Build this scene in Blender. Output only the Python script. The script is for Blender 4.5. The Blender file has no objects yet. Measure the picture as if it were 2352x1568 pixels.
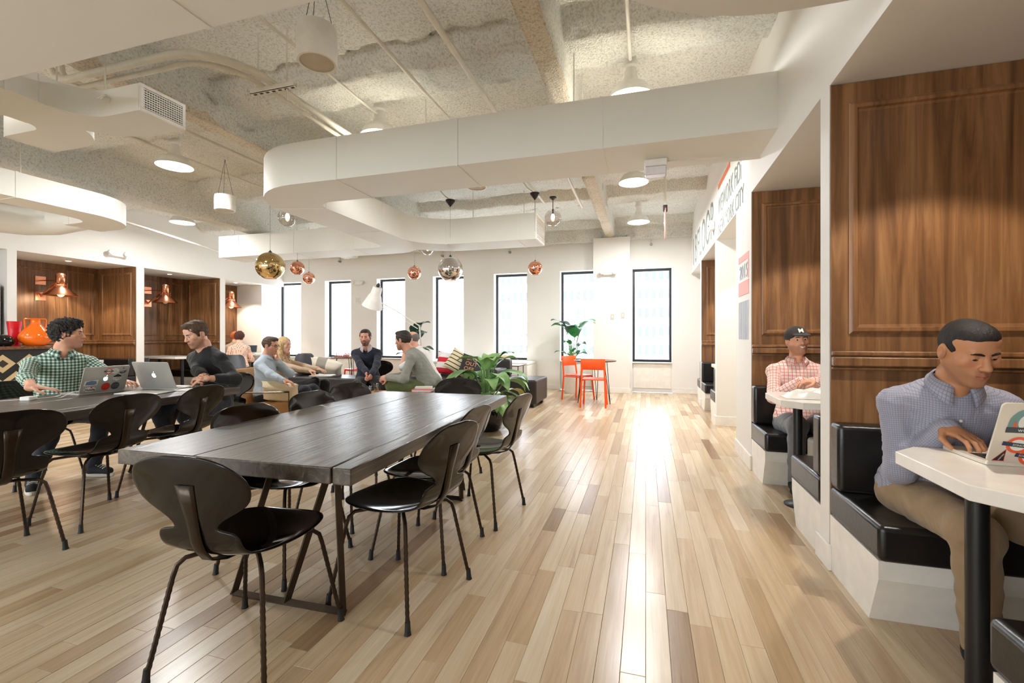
import bpy, math, random
import numpy as np
from mathutils import Vector, Matrix
random.seed(7); rng = np.random.default_rng(7)
PI = math.pi
scene = bpy.context.scene
C = scene.collection

# ---------------------------------------------------------------- camera
CAM_H = 1.17
cam_d = bpy.data.cameras.new('camera'); cam_d.sensor_width = 36.0
cam_d.lens = 36.0*1036/2352
cam_d.shift_y = -12/2352
cam_d.clip_start = 0.05; cam_d.clip_end = 400
cam = bpy.data.objects.new('camera', cam_d); C.objects.link(cam)
cam.location = (0, 0, CAM_H)
cam.rotation_euler = (PI/2, 0, math.atan(307/1036))
scene.camera = cam

# ---------------------------------------------------------------- world, exposure
W = bpy.data.worlds.new('overcast_sky'); scene.world = W; W.use_nodes = True
bg = W.node_tree.nodes['Background']
bg.inputs[0].default_value = (0.86, 0.93, 1.0, 1); bg.inputs[1].default_value = 8.5
vs = scene.view_settings
scene.display_settings.display_device = 'sRGB'
vs.view_transform = 'Standard'; vs.look = 'None'; vs.gamma = 1.0
vs.use_curve_mapping = False; vs.exposure = 0.45
try:
    scene.cycles.max_bounces = 8; scene.cycles.diffuse_bounces = 5
    scene.cycles.sample_clamp_indirect = 6.0
    scene.cycles.caustics_reflective = False; scene.cycles.caustics_refractive = False
except Exception: pass

LAMP_W, SPOT_W = 42.0, 58.0      # pendant and booth downlight power

# ---------------------------------------------------------------- room dimensions (metres)
XR, XL = 0.89, -9.28            # face of the booth walls
XRB, XLB = 2.30, -10.32         # backs of the booths
YF, YB = 9.83, -3.2             # window wall, wall behind
HR, HL = 2.433, 2.49            # booth soffits
SLAB = 3.56
WINX = [(-0.27-1.54*n, 0.52-1.54*n) for n in range(7)]
WZ0, WZ1 = 0.63, 2.60

def lamp_light(name, kind, loc, power, color, size=0.3, rot=(0,0,0), **kw):
    d = bpy.data.lights.new(name, kind); d.energy = power; d.color = color
    if kind == 'AREA': d.shape = 'DISK'; d.size = size
    elif kind == 'SPOT': d.spot_size = kw.get('cone', 1.6); d.spot_blend = kw.get('blend', .3); d.shadow_soft_size = size
    else: d.shadow_soft_size = size
    o = bpy.data.objects.new(name, d); C.objects.link(o); o.location = loc; o.rotation_euler = rot
    return o
# daylight portals in the window openings (they only guide sampling of the sky)
FILL_WIN = [(-8.9+1.95*n, -7.4+1.95*n) for n in range(4)]      # unseen windows added behind the camera to brighten the ceiling
for n, (a, b, yy) in enumerate([w+(YF+.30,) for w in WINX]+[w+(YB-.20,) for w in FILL_WIN]):
    d = bpy.data.lights.new('window_portal', 'AREA'); d.shape = 'RECTANGLE'; d.size = b-a; d.size_y = WZ1-WZ0
    d.cycles.is_portal = True
    o = bpy.data.objects.new('window_portal', d); C.objects.link(o)
    o.location = ((a+b)/2, yy, (WZ0+WZ1)/2); o.rotation_euler = (-PI/2 if yy > 0 else PI/2, 0, 0)

# ---------------------------------------------------------------- helpers
def s2l(c): c = c/255.0; return c/12.92 if c <= .04045 else ((c+.055)/1.055)**2.4
def rgb(r, g, b): return (s2l(r), s2l(g), s2l(b), 1.0)

class NT:
    """small node-tree writer"""
    def __init__(s, name):
        s.m = bpy.data.materials.new(name); s.m.use_nodes = True
        s.t = s.m.node_tree; s.N = s.t.nodes; s.L = s.t.links
        s.b = s.N['Principled BSDF']
    def n(s, kind, **kw):
        x = s.N.new('ShaderNode'+kind)
        for k, v in kw.items():
            if k in ('inp',):
                for a, b in v.items(): x.inputs[a].default_value = b
            else: setattr(x, k, v)
        return x
    def l(s, a, b): s.L.new(a, b)
    def set(s, **kw):
        for k, v in kw.items(): s.b.inputs[k.replace('_', ' ')].default_value = v
    def math(s, op, a, b=None, clamp=False):
        x = s.n('Math', operation=op, use_clamp=clamp)
        for i, v in enumerate((a, b)):
            if v is None: continue
            if isinstance(v, (int, float)): x.inputs[i].default_value = v
            else: s.l(v, x.inputs[i])
        return x.outputs[0]
    def mix(s, fac, a, b, blend='MIX'):
        x = s.n('Mix', data_type='RGBA', blend_type=blend)
        for i, v in ((0, fac), (6, a), (7, b)):
            if isinstance(v, (int, float, tuple)): x.inputs[i].default_value = v
            else: s.l(v, x.inputs[i])
        return x.outputs[2]
    def pos(s, scale=(1, 1, 1), obj=True, extra=None):
        if obj: src = s.n('TexCoord').outputs['Object']
        else: src = s.n('NewGeometry').outputs['Position']
        mp = s.n('Mapping'); mp.inputs['Scale'].default_value = scale
        s.l(src, mp.inputs['Vector'])
        if extra is not None: s.l(extra, mp.inputs['Location'])
        return mp.outputs[0]
    def noise(s, vec, scale=5, detail=4, rough=.55, dist=0.0):
        x = s.n('TexNoise'); x.inputs['Scale'].default_value = scale; x.inputs['Detail'].default_value = detail
        x.inputs['Roughness'].default_value = rough; x.inputs['Distortion'].default_value = dist
        s.l(vec, x.inputs['Vector']); return x.outputs['Fac']
    def ramp(s, fac, stops):
        x = s.n('ValToRGB'); e = x.color_ramp.elements
        while len(e) < len(stops): e.new(.5)
        for el, (p, c) in zip(e, stops): el.position = p; el.color = c
        s.l(fac, x.inputs[0]); return x.outputs[0]
    def bump(s, h, strength=.3, dist=.01):
        x = s.n('Bump'); x.inputs['Strength'].default_value = strength; x.inputs['Distance'].default_value = dist
        s.l(h, x.inputs['Height']); s.l(x.outputs[0], s.b.inputs['Normal'])
    def col(s, sock): s.l(sock, s.b.inputs['Base Color'])

def plain(name, c, rough=.5, metal=0.0, vary=.06, bump=0.0, bscale=60, **kw):
    t = NT(name); t.set(Roughness=rough, Metallic=metal)
    p = t.pos(); f = t.noise(p, 9, 3)
    d = tuple(x*(1-vary) for x in c[:3])+(1,); e = tuple(min(1, x*(1+vary)) for x in c[:3])+(1,)
    t.col(t.ramp(f, [(.3, d), (.7, e)]))
    if bump: t.bump(t.noise(p, bscale, 4), bump, .004)
    for k, v in kw.items():
        t.b.inputs[k.replace('_', ' ')].default_value = v
    return t.m

def emitter(name, c, s):
    t = NT(name); t.set(Base_Color=c, Emission_Color=c, Emission_Strength=s); return t.m

MAT = {}
# walls / paint
def paint(name, c):
    t = NT(name); t.set(Roughness=.62)
    p = t.pos(obj=False); t.col(t.ramp(t.noise(p, 1.3, 3), [(.3, tuple(x*.97 for x in c[:3])+(1,)), (.7, c)]))
    t.bump(t.noise(p, 220, 3), .08, .002); return t.m
MAT['wall'] = paint('wall_paint', rgb(236, 233, 227))
MAT['duct'] = paint('duct_paint', rgb(228, 226, 217))
MAT['white'] = plain('white_enamel', rgb(236, 233, 226), .35)
MAT['white_gloss'] = plain('white_laminate', rgb(238, 232, 222), .18)
MAT['trimwhite'] = plain('trim_white', rgb(238, 234, 226), .4)
MAT['black'] = plain('black_metal', rgb(22, 22, 22), .4, .0)
MAT['frame'] = plain('window_frame_black', rgb(26, 28, 32), .35)
MAT['grille_dark'] = plain('grille_dark', rgb(60, 62, 56), .8)
MAT['steel'] = plain('galvanised', rgb(150, 150, 148), .4, .8)
MAT['pipe'] = plain('painted_pipe', rgb(222, 216, 202), .45)
MAT['copper'] = plain('copper', rgb(222, 150, 115), .22, 1.0, .04)
MAT['copper_ball'] = plain('copper_mirror', rgb(238, 172, 148), .04, 1.0, .02)
MAT['gold_ball'] = plain('gold_mirror', rgb(205, 180, 130), .04, 1.0, .02)
MAT['bulb'] = emitter('lamp_glow', (1, .93, .82, 1), 9.0)
MAT['warm_bulb'] = emitter('warm_bulb', (1, .72, .42, 1), 14.0)
MAT['orange_in'] = emitter('ball_lining', (1, .32, .12, 1), .9)
MAT['cord'] = plain('cord_grey', rgb(170, 168, 165), .5)
MAT['leather'] = plain('black_leather', rgb(27, 25, 25), .3, 0, .15, .25, 35)
MAT['rebar'] = plain('rebar_steel', rgb(62, 50, 40), .35, .75, .25)
MAT['rubber'] = plain('rubber', rgb(20, 19, 18), .6)

def thin_glass(name, tint, edge, base):
    t = NT(name); tr = t.n('BsdfTransparent'); tr.inputs[0].default_value = tint; gl = t.n('BsdfGlossy'); gl.inputs['Roughness'].default_value = .02
    lw = t.n('LayerWeight'); lw.inputs['Blend'].default_value = edge; mx = t.n('MixShader')
    t.l(t.math('ADD', t.math('MULTIPLY', lw.outputs['Facing'], .75), base, True), mx.inputs[0]); t.l(tr.outputs[0], mx.inputs[1]); t.l(gl.outputs[0], mx.inputs[2])
    t.l(mx.outputs[0], t.N['Material Output'].inputs['Surface']); return t.m
MAT['globe'] = thin_glass('clear_smoked_glass', (.86, .82, .79, 1), .25, .06)
MAT['silver_ball'] = plain('silver_mirror', rgb(215, 210, 208), .05, 1.0, .02)
MAT['glass'] = thin_glass('drinking_glass', (.93, .95, .95, 1), .3, .06)
t = NT('window_glass'); tr = t.n('BsdfTransparent'); gl = t.n('BsdfGlossy'); gl.inputs['Roughness'].default_value = .0
mx = t.n('MixShader'); mx.inputs[0].default_value = .06; t.l(tr.outputs[0], mx.inputs[1]); t.l(gl.outputs[0], mx.inputs[2])
t.l(mx.outputs[0], t.N['Material Output'].inputs['Surface']); MAT['pane'] = t.m

# walnut panelling (grain runs up the wall)
def walnut(name, dark, mid, light, sc=(9, 9, .55), gloss=.36):
    t = NT(name); p = t.pos(sc, obj=False)
    f = t.noise(p, 1.6, 6, .6, .9); g = t.noise(t.pos((90, 90, 2.2), obj=False), 1.0, 3)
    c = t.ramp(f, [(.28, dark), (.5, mid), (.74, light)])
    t.col(t.mix(.35, c, t.ramp(g, [(.35, dark), (.65, light)]), 'SOFT_LIGHT'))
    t.set(Roughness=gloss); t.bump(g, .05, .002); return t.m
MAT['walnut'] = walnut('walnut_panel', rgb(84, 57, 35), rgb(130, 94, 60), rgb(166, 128, 88))
MAT['walnut_trim'] = walnut('walnut_trim', rgb(100, 70, 44), rgb(138, 101, 66), rgb(168, 128, 88))

# oak planks: vertex attribute "tone" shifts each board
t = NT('oak_floor')
tone = t.n('Attribute', attribute_name='tone').outputs['Fac']
off = t.n('CombineXYZ'); t.l(t.math('MULTIPLY', tone, 37.0), off.inputs[1]); t.l(t.math('MULTIPLY', tone, 11.0), off.inputs[0])
gp = t.pos((26, 1.1, 1), obj=False, extra=off.outputs[0])
f = t.noise(gp, 1.0, 6, .62, .7); fine = t.noise(t.pos((160, 4, 1), obj=False, extra=off.outputs[0]), 1.0, 3)
base = t.ramp(tone, [(.0, rgb(160, 133, 104)), (.3, rgb(197, 173, 141)), (.65, rgb(213, 194, 166)), (1, rgb(226, 212, 189))])
dk = t.ramp(f, [(.22, rgb(120, 82, 50)), (.42, rgb(205, 190, 170)), (.8, (1, 1, 1, 1))])
c1 = t.mix(.45, base, dk, 'MULTIPLY')
kn = t.n('TexVoronoi'); kn.inputs['Scale'].default_value = 1.0; t.l(t.pos((5, 1.4, 1), obj=False, extra=off.outputs[0]), kn.inputs['Vector'])
kf = t.ramp(kn.outputs['Distance'], [(.015, (1, 1, 1, 1)), (.06, (0, 0, 0, 1))])
c2 = t.mix(t.math('MULTIPLY', kf, .6), c1, rgb(84, 54, 32))
t.col(t.mix(.16, c2, t.ramp(fine, [(.3, rgb(110, 80, 50)), (.7, rgb(240, 225, 200))]), 'SOFT_LIGHT'))
t.set(Roughness=.25); t.bump(fine, .06, .002); MAT['oak'] = t.m
MAT['joint'] = plain('floor_joint', rgb(84, 60, 40), .8)

# sprayed fireproofing
def spray(name, lo, hi):
    t = NT(name); p = t.pos(obj=False)
    n1 = t.noise(p, 50, 5, .7); n2 = t.noise(p, 1.6, 4, .6)
    v = t.n('TexVoronoi'); v.inputs['Scale'].default_value = 64; t.l(p, v.inputs['Vector'])
    c = t.ramp(n1, [(.3, lo), (.52, hi)])
    t.col(t.mix(.32, c, t.ramp(n2, [(.3, tuple(x*.72 for x in hi[:3])+(1,)), (.68, hi)]), 'MULTIPLY'))
    h = t.math('ADD', n1, t.math('MULTIPLY', v.outputs['Distance'], .7))
    t.set(Roughness=.95); t.bump(h, .75, .022); return t.m
MAT['spray'] = spray('sprayed_ceiling', rgb(198, 195, 182), rgb(246, 245, 238))
MAT['spray_brown'] = spray('sprayed_beam', rgb(184, 168, 148), rgb(240, 230, 213))

# dark slab tables
t = NT('charred_oak'); p = t.pos((16, .9, 16)); f = t.noise(p, 1.2, 7, .62, 1.3); g = t.noise(t.pos((120, 3, 60)), 1, 3)
t.col(t.mix(.4, t.ramp(f, [(.25, rgb(28, 22, 18)), (.5, rgb(82, 73, 63)), (.76, rgb(130, 118, 102))]), t.ramp(g, [(.3, rgb(40, 34, 28)), (.7, rgb(150, 140, 126))]), 'SOFT_LIGHT'))
t.set(Roughness=.30); t.b.inputs['Specular IOR Level'].default_value = .75; t.bump(f, .4, .006); MAT['slab'] = t.m
t = NT('walnut_top'); p = t.pos((2, 30, 30)); f = t.noise(p, 1.0, 5, .6, .6)
t.col(t.ramp(f, [(.3, rgb(74, 42, 26)), (.7, rgb(134, 88, 58))])); t.set(Roughness=.35); MAT['walnut_top'] = t.m

class G:
    """collects vertices and faces of one mesh"""
    def __init__(s): s.v = []; s.f = []
    def add(s, vs, fs):
        o = len(s.v); s.v += [tuple(map(float, p)) for p in vs]; s.f += [tuple(i+o for i in f) for f in fs]; return s
    def box(s, x0, x1, y0, y1, z0, z1):
        return s.add([(x0,y0,z0),(x1,y0,z0),(x1,y1,z0),(x0,y1,z0),(x0,y0,z1),(x1,y0,z1),(x1,y1,z1),(x0,y1,z1)],
                     [(0,3,2,1),(4,5,6,7),(0,1,5,4),(1,2,6,5),(2,3,7,6),(3,0,4,7)])
    def prism(s, poly, z0, z1):
        n = len(poly)
        s.add([(x, y, z0) for x, y in poly]+[(x, y, z1) for x, y in poly],
              [tuple(range(n-1, -1, -1)), tuple(range(n, 2*n))]+[(i, (i+1) % n, n+(i+1) % n, n+i) for i in range(n)]); return s
    def lathe(s, prof, n=24, c=(0, 0, 0), caps=True):
        o = len(s.v)
        for r, z in prof:
            for k in range(n):
                a = 2*PI*k/n; s.v.append((c[0]+r*math.cos(a), c[1]+r*math.sin(a), c[2]+z))
        m = len(prof)
        for i in range(m-1):
            for k in range(n):
                s.f.append((o+i*n+k, o+i*n+(k+1) % n, o+(i+1)*n+(k+1) % n, o+(i+1)*n+k))
        if caps:
            s.f.append(tuple(o+k for k in range(n-1, -1, -1))); s.f.append(tuple(o+(m-1)*n+k for k in range(n)))
        return s
    def tube(s, pts, r, n=8, closed=False, caps=True):
        P = [Vector(p) for p in pts]; m = len(P); o = len(s.v)
        R = r if isinstance(r, (list, tuple, np.ndarray)) else [r]*m
        T = []
        for i in range(m):
            a = P[(i-1) % m] if closed or i > 0 else P[i]; b = P[(i+1) % m] if closed or i < m-1 else P[i]
            d = b-a; T.append(d.normalized() if d.length > 1e-9 else Vector((0, 0, 1)))
        u = T[0].cross(Vector((0, 0, 1)))
        if u.length < 1e-3: u = T[0].cross(Vector((1, 0, 0)))
        u.normalize()
        for i in range(m):
            u = (u-T[i]*u.dot(T[i]))
            if u.length < 1e-6: u = T[i].orthogonal()
            u.normalize(); w = T[i].cross(u)
            for k in range(n):
                a = 2*PI*k/n; q = P[i]+(u*math.cos(a)+w*math.sin(a))*R[i]; s.v.append(tuple(q))
        for i in range(m if closed else m-1):
            j = (i+1) % m
            for k in range(n):
                s.f.append((o+i*n+k, o+i*n+(k+1) % n, o+j*n+(k+1) % n, o+j*n+k))
        if caps and not closed:
            s.f.append(tuple(o+k for k in range(n-1, -1, -1))); s.f.append(tuple(o+(m-1)*n+k for k in range(n)))
        return s
    def grid(s, pts, nu, nv, closed_u=False):
        """pts row-major nv rows of nu points"""
        o = len(s.v); s.v += [tuple(map(float, p)) for p in pts]
        for j in range(nv-1):
            for i in range(nu if closed_u else nu-1):
                k = (i+1) % nu
                s.f.append((o+j*nu+i, o+j*nu+k, o+(j+1)*nu+k, o+(j+1)*nu+i))
        return s
    def rot(s, M, start=0):
        s.v[start:] = [tuple(M @ Vector(p)) for p in s.v[start:]]; return s
    def sphere(s, c, r, n=16, m=10):
        rr = (r, r, r) if isinstance(r, (int, float)) else r; o = len(s.v)
        s.v.append((c[0], c[1], c[2]-rr[2]))
        for j in range(1, m):
            th = -PI/2+PI*j/m
            for k in range(n):
                a = 2*PI*k/n; s.v.append((c[0]+rr[0]*math.cos(th)*math.cos(a), c[1]+rr[1]*math.cos(th)*math.sin(a), c[2]+rr[2]*math.sin(th)))
        s.v.append((c[0], c[1], c[2]+rr[2])); e = len(s.v)-1
        for k in range(n): s.f.append((o, o+1+(k+1) % n, o+1+k)); s.f.append((e, e-n+k, e-n+(k+1) % n))
        for j in range(m-2):
            for k in range(n):
                a = o+1+j*n; s.f.append((a+k, a+(k+1) % n, a+n+(k+1) % n, a+n+k))
        return s

def mk(name, g, mat, parent=None, smooth=False, bevel=0.0, seg=2, loc=None, rz=None, angle=40):
    me = bpy.data.meshes.new(name)
    me.from_pydata(g.v, [], g.f); me.update()
    o = bpy.data.objects.new(name, me); C.objects.link(o)
    m = MAT[mat] if isinstance(mat, str) else mat
    if m: me.materials.append(m)
    if parent is not None: o.parent = parent
    if loc is not None: o.location = loc
    if rz is not None: o.rotation_euler = (0, 0, rz)
    if bevel:
        b = o.modifiers.new('edge', 'BEVEL'); b.width = bevel; b.segments = seg; b.limit_method = 'ANGLE'; b.angle_limit = math.radians(35)
        b.harden_normals = False
    if smooth or bevel:
        me.polygons.foreach_set('use_smooth', [True]*len(me.polygons))
        try: me.set_sharp_from_angle(angle=math.radians(angle))
        except Exception: pass
    return o
def empty(name, loc=(0, 0, 0), rz=0.0):
    o = bpy.data.objects.new(name, None); C.objects.link(o); o.location = loc; o.rotation_euler = (0, 0, rz)
    o.empty_display_size = .1; return o
def tag(o, label, cat, group=None, kind=None):
    o['label'] = label
    if cat: o['category'] = cat
    if group: o['group'] = group
    if kind: o['kind'] = kind
    return o
def thing(name, label, cat, loc=(0, 0, 0), rz=0.0, group=None): return tag(empty(name, loc, rz), label, cat, group)
def struct(o, label=None):
    o['kind'] = 'structure'
    if label: o['label'] = label
    return o
def dup(o, parent=None, loc=None, rz=None, label=None):
    c = o.copy(); C.objects.link(c)
    if parent is not None: c.parent = parent
    if loc is not None: c.location = loc
    if rz is not None: c.rotation_euler = (0, 0, rz)
    if label: c['label'] = label
    for ch in list(o.children): dup(ch, c)
    return c
def arc(cx, cy, r, a0, a1, n=10):
    return [(cx+r*math.cos(a0+(a1-a0)*i/n), cy+r*math.sin(a0+(a1-a0)*i/n)) for i in range(n+1)]
def rrect(x0, x1, y0, y1, r, n=4):
    return arc(x1-r, y1-r, r, 0, PI/2, n)+arc(x0+r, y1-r, r, PI/2, PI, n)+arc(x0+r, y0+r, r, PI, 1.5*PI, n)+arc(x1-r, y0+r, r, 1.5*PI, 2*PI, n)
def vnoise(shape, cells, seed):
    r = np.random.default_rng(seed); a = r.random((cells[0]+2, cells[1]+2))
    x = np.linspace(0, cells[0], shape[0]); y = np.linspace(0, cells[1], shape[1])
    xi = x.astype(int); yi = y.astype(int); fx = (x-xi)[:, None]; fy = (y-yi)[None, :]
    fx = fx*fx*(3-2*fx); fy = fy*fy*(3-2*fy)
    a00 = a[np.ix_(xi, yi)]; a10 = a[np.ix_(xi+1, yi)]; a01 = a[np.ix_(xi, yi+1)]; a11 = a[np.ix_(xi+1, yi+1)]
    return (a00*(1-fx)+a10*fx)*(1-fy)+(a01*(1-fx)+a11*fx)*fy-.5
_FONT = {}
def text_mesh(name, s, size, mat, parent=None, loc=(0, 0, 0), rot=(0, 0, 0), extrude=.001, sx=1.0, align='LEFT', bold=0.0):
    cu = bpy.data.curves.new(name+'_c', 'FONT'); cu.body = s; cu.size = size; cu.extrude = extrude; cu.align_x = align; cu.resolution_u = 3
    cu.offset = bold
    tmp = bpy.data.objects.new('tmp', cu); C.objects.link(tmp)
    dg = bpy.context.evaluated_depsgraph_get(); me = bpy.data.meshes.new_from_object(tmp.evaluated_get(dg))
    bpy.data.objects.remove(tmp); bpy.data.curves.remove(cu)
    me.materials.clear(); me.materials.append(MAT[mat] if isinstance(mat, str) else mat)
    o = bpy.data.objects.new(name, me); C.objects.link(o); o.location = loc; o.rotation_euler = rot; o.scale = (sx, 1, 1)
    if parent is not None: o.parent = parent
    return o
# ================================================================ the room
# ---- floor: oak strips running towards the windows
floor = struct(mk('floor', G().box(XLB-.1, XRB+.1, YB-.1, YF+.1, -.06, -.012), 'joint'), 'wide oak strip floor with mixed pale and brown boards')
BW = .086
rows = int((XRB-XLB)/BW)+1
boards = []
for r in range(rows):
    x0 = XLB+r*BW; y = YB-rng.random()*1.0
    while y < YF:
        L = .35+rng.random()*1.05
        a, b = max(y, YB), min(y+L, YF)
        if b-a > .03: boards.append((x0, a, b, min(1, max(0, rng.normal(.55, .24)))))
        y += L
def vis_score(bd):
    x, a, b, _ = bd; cy = (a+b)/2; th = math.atan(307/1036)
    dep = -math.sin(th)*x+math.cos(th)*cy; rr = math.cos(th)*x+math.sin(th)*cy
    if dep < 1.42 or abs(rr/dep) > 1.17 or (x > XR+.05): return -1
    return (b-a)/dep**3
order = sorted(range(len(boards)), key=lambda i: -vis_score(boards[i]))
big = set(order[:300])
def board_geo(bd, zt):
    x, a, b, _ = bd; e = .0004; c = .0011
    v = [(x+e, a+e, -.012), (x+BW-e, a+e, -.012), (x+BW-e, b-e, -.012), (x+e, b-e, -.012),
         (x+e, a+e, zt-c), (x+BW-e, a+e, zt-c), (x+BW-e, b-e, zt-c), (x+e, b-e, zt-c),
         (x+e+c, a+e+c, zt), (x+BW-e-c, a+e+c, zt), (x+BW-e-c, b-e-c, zt), (x+e+c, b-e-c, zt)]
    f = [(0,1,5,4),(1,2,6,5),(2,3,7,6),(3,0,4,7),(4,5,9,8),(5,6,10,9),(6,7,11,10),(7,4,8,11),(8,9,10,11)]
    return v, f
def set_tone(me, vals):
    at = me.attributes.new('tone', 'FLOAT', 'POINT'); at.data.foreach_set('value', vals)
rest = G(); rt = []
for i, bd in enumerate(boards):
    v, f = board_geo(bd, -rng.random()*.0006)
    if i in big:
        o = mk('plank', G().add(v, f), 'oak', floor); set_tone(o.data, [bd[3]]*12)
    else:
        rest.add(v, f); rt += [bd[3]]*12
o = mk('planks_beyond', rest, 'oak', floor); set_tone(o.data, rt); o['kind'] = 'stuff'

# ---- sprayed ceiling with beams and ribs (height field)
xs = np.arange(XLB-.1, XRB+.1, .045); ys = np.arange(YB-.1, YF+.2, .045)
BEAMS = [(-.71, .19, 3.22), (-4.10, .22, 3.22), (-6.95, .34, 3.08)]
for bx, bw, bz in BEAMS:
    for e in (bx-bw/2, bx+bw/2): xs = np.concatenate([xs, [e-.012, e-.004, e+.004, e+.012]])
RIBS = [3.63+2.02*k for k in range(-3, 4)]
for ry in RIBS: ys = np.concatenate([ys, [ry-.2, ry-.19, ry+.2, ry+.21, ry-.34, ry-.33]])
ys = np.concatenate([ys, [9.60, 9.61]])
xs = np.unique(np.round(xs, 4)); ys = np.unique(np.round(ys, 4))
X, Y = np.meshgrid(xs, ys, indexing='ij')
sh = X.shape
n1 = vnoise(sh, (60, 60), 1); n2 = vnoise(sh, (200, 210), 2); n3 = vnoise(sh, (20, 24), 3)
Xn = X+n2*.03; Yn = Y+n2*.05
Z = SLAB+n1*.02+n3*.03
for k, ry in enumerate(RIBS):
    d = np.abs(Yn-ry); Z -= np.clip((.30-d)/.12, 0, 1)*.13
    d2 = np.abs(Yn-(ry-.335)); Z += np.clip((.035-d2)/.02, 0, 1)*.05*(n3 > -.12)
for bx, bw, bz in BEAMS:
    d = np.abs(X+n1*.012-bx); m = np.clip((bw/2+.012-d)/.024, 0, 1)
    Z = Z*(1-m)+np.minimum(Z, bz+n1*.02)*m
m = np.clip((Yn-9.585)/.03, 0, 1); Z = Z*(1-m)+(3.19+n1*.015)*m
Z += n2*.022
nx, ny = sh
pts = np.stack([X, Y, Z], -1).transpose(1, 0, 2).reshape(-1, 3)
me = bpy.data.meshes.new('ceiling')
ii = (np.arange(ny-1)[:, None]*nx+np.arange(nx-1)[None, :]).ravel()
quads = np.stack([ii, ii+nx, ii+nx+1, ii+1], -1)
me.vertices.add(len(pts)); me.vertices.foreach_set('co', pts.ravel())
me.loops.add(quads.size); me.loops.foreach_set('vertex_index', quads.ravel().astype(np.int32))
me.polygons.add(len(quads)); me.polygons.foreach_set('loop_start', np.arange(0, quads.size, 4, dtype=np.int32))
me.polygons.foreach_set('loop_total', np.full(len(quads), 4, dtype=np.int32))
cx_ = (xs[:-1]+xs[1:])/2
zz = Z.T.reshape(-1); fz = zz[quads].mean(1)
matidx = np.zeros(len(quads), dtype=np.int32); cxq = pts[quads[:, 0], 0]
for bx, bw, bz in BEAMS[:2]: matidx[(np.abs(cxq+.012-bx) < bw/2-.004) & (fz < bz+.12)] = 1
me.materials.append(MAT['spray']); me.materials.append(MAT['spray_brown'])
me.polygons.foreach_set('material_index', matidx)
me.update(); me.validate()
me.polygons.foreach_set('use_smooth', [True]*len(me.polygons))
ceil = bpy.data.objects.new('ceiling', me); C.objects.link(ceil); struct(ceil, 'rough sprayed concrete ceiling with beams and ribs')
roof = struct(mk('ceiling_slab', G().box(XLB-.2, XRB+.2, YB-.2, YF+.6, SLAB+.12, SLAB+.2), 'wall'))

# ---- window wall
wall_far = struct(empty('wall_far'), 'white wall with a row of tall narrow windows')
T = .38
edges = [XLB-.2]
for a, b in reversed(WINX): edges += [a, b]
edges.append(XRB+.2)
for i in range(0, len(edges), 2): mk('pier', G().box(edges[i], edges[i+1], YF, YF+T, 0, SLAB+.1), 'wall', wall_far)
for a, b in WINX:
    mk('apron', G().box(a, b, YF+.06, YF+T, 0, WZ0), 'wall', wall_far)
    mk('lintel', G().box(a, b, YF, YF+T, WZ1, SLAB+.1), 'wall', wall_far)
mk('wall_column', G().box(-1.05, -.31, 9.52, YF+.02, 0, 3.21), 'wall', wall_far)
mk('spandrel', G().box(XLB, XRB, YF-.02, YF+.0, 3.19, SLAB), 'spray', wall_far)
for n, (a, b) in enumerate(WINX):
    w = struct(empty('window_%d' % (n+1), ((a+b)/2, YF+.17, WZ0)), 'tall narrow black framed window in the white wall')
    hw, hh, y = (b-a)/2, WZ1-WZ0, 0
    fr = G()
    t_ = .036
    fr.box(-hw, -hw+t_, 0, .06, 0, hh).box(hw-t_, hw, 0, .06, 0, hh).box(-hw+t_, hw-t_, 0, .06, 0, t_).box(-hw+t_, hw-t_, 0, .06, hh-t_*1.5, hh)
    mk('window_frame', fr, 'frame', w)
    f2 = G(); u = t_+.012
    f2.box(-hw+t_, -hw+u, .01, .05, t_, hh-t_).box(hw-u, hw-t_, .01, .05, t_, hh-t_).box(-hw+u, hw-u, .01, .05, t_, u)
    mk('sash', f2, 'frame', w)
    mk('pane', G().box(-hw+t_, hw-t_, .028, .034, t_, hh-t_), 'pane', w)
    mk('window_sill', G().box(-hw, hw, -.19, 0, -.02, 0.0), 'trimwhite', w, bevel=.004)
    cv = G().box(-hw+.02, hw-.02, -.125, -.11, -.55, -.04)
    cvo = mk('radiator_cover', cv, 'trimwhite', w, bevel=.004)
    gr = G()
    for k in range(8):
        x = -hw+.12+k*.07; gr.box(x, x+.05, -.128, -.124, -.50, -.40)
    mk('vent_slots', gr, 'wall', cvo)
bb = struct(empty('baseboard_far'))
for i in range(0, len(edges), 2):
    mk('board', G().box(edges[i], edges[i+1], YF-.015, YF, 0, .11), 'trimwhite', bb, bevel=.003)
mk('board', G().box(-1.065, -.295, 9.505, 9.52, 0, .11), 'trimwhite', bb, bevel=.003)

# ---- shared panelling builder
def frame_molding(parent, M, u0, u1, z0, z1, wd=.052, pr=.028):
    """mitred picture-frame moulding in the local plane (u, z), proud along +n"""
    prof = [(0, 0), (0, pr*.6), (wd*.18, pr*.75), (wd*.3, pr), (wd*.62, pr), (wd*.72, pr*.55), (wd, pr*.4), (wd, 0)]
    cs = [(u0, z0, 1, 1), (u1, z0, -1, 1), (u1, z1, -1, -1), (u0, z1, 1, -1)]
    for i in range(4):
        g = G(); a = cs[i]; b = cs[(i+1) % 4]; m = len(prof)
        for c in (a, b):
            for w, p in prof: g.v.append((c[0]+c[2]*w, -p, c[1]+c[3]*w))
        g.f += [(k, k+1, m+k+1, m+k) for k in range(m-1)]+[tuple(range(m)), tuple(range(2*m-1, m-1, -1))]
        g.rot(M); mk('panel_molding', g, 'walnut_trim', parent, smooth=True, angle=25)
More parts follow.
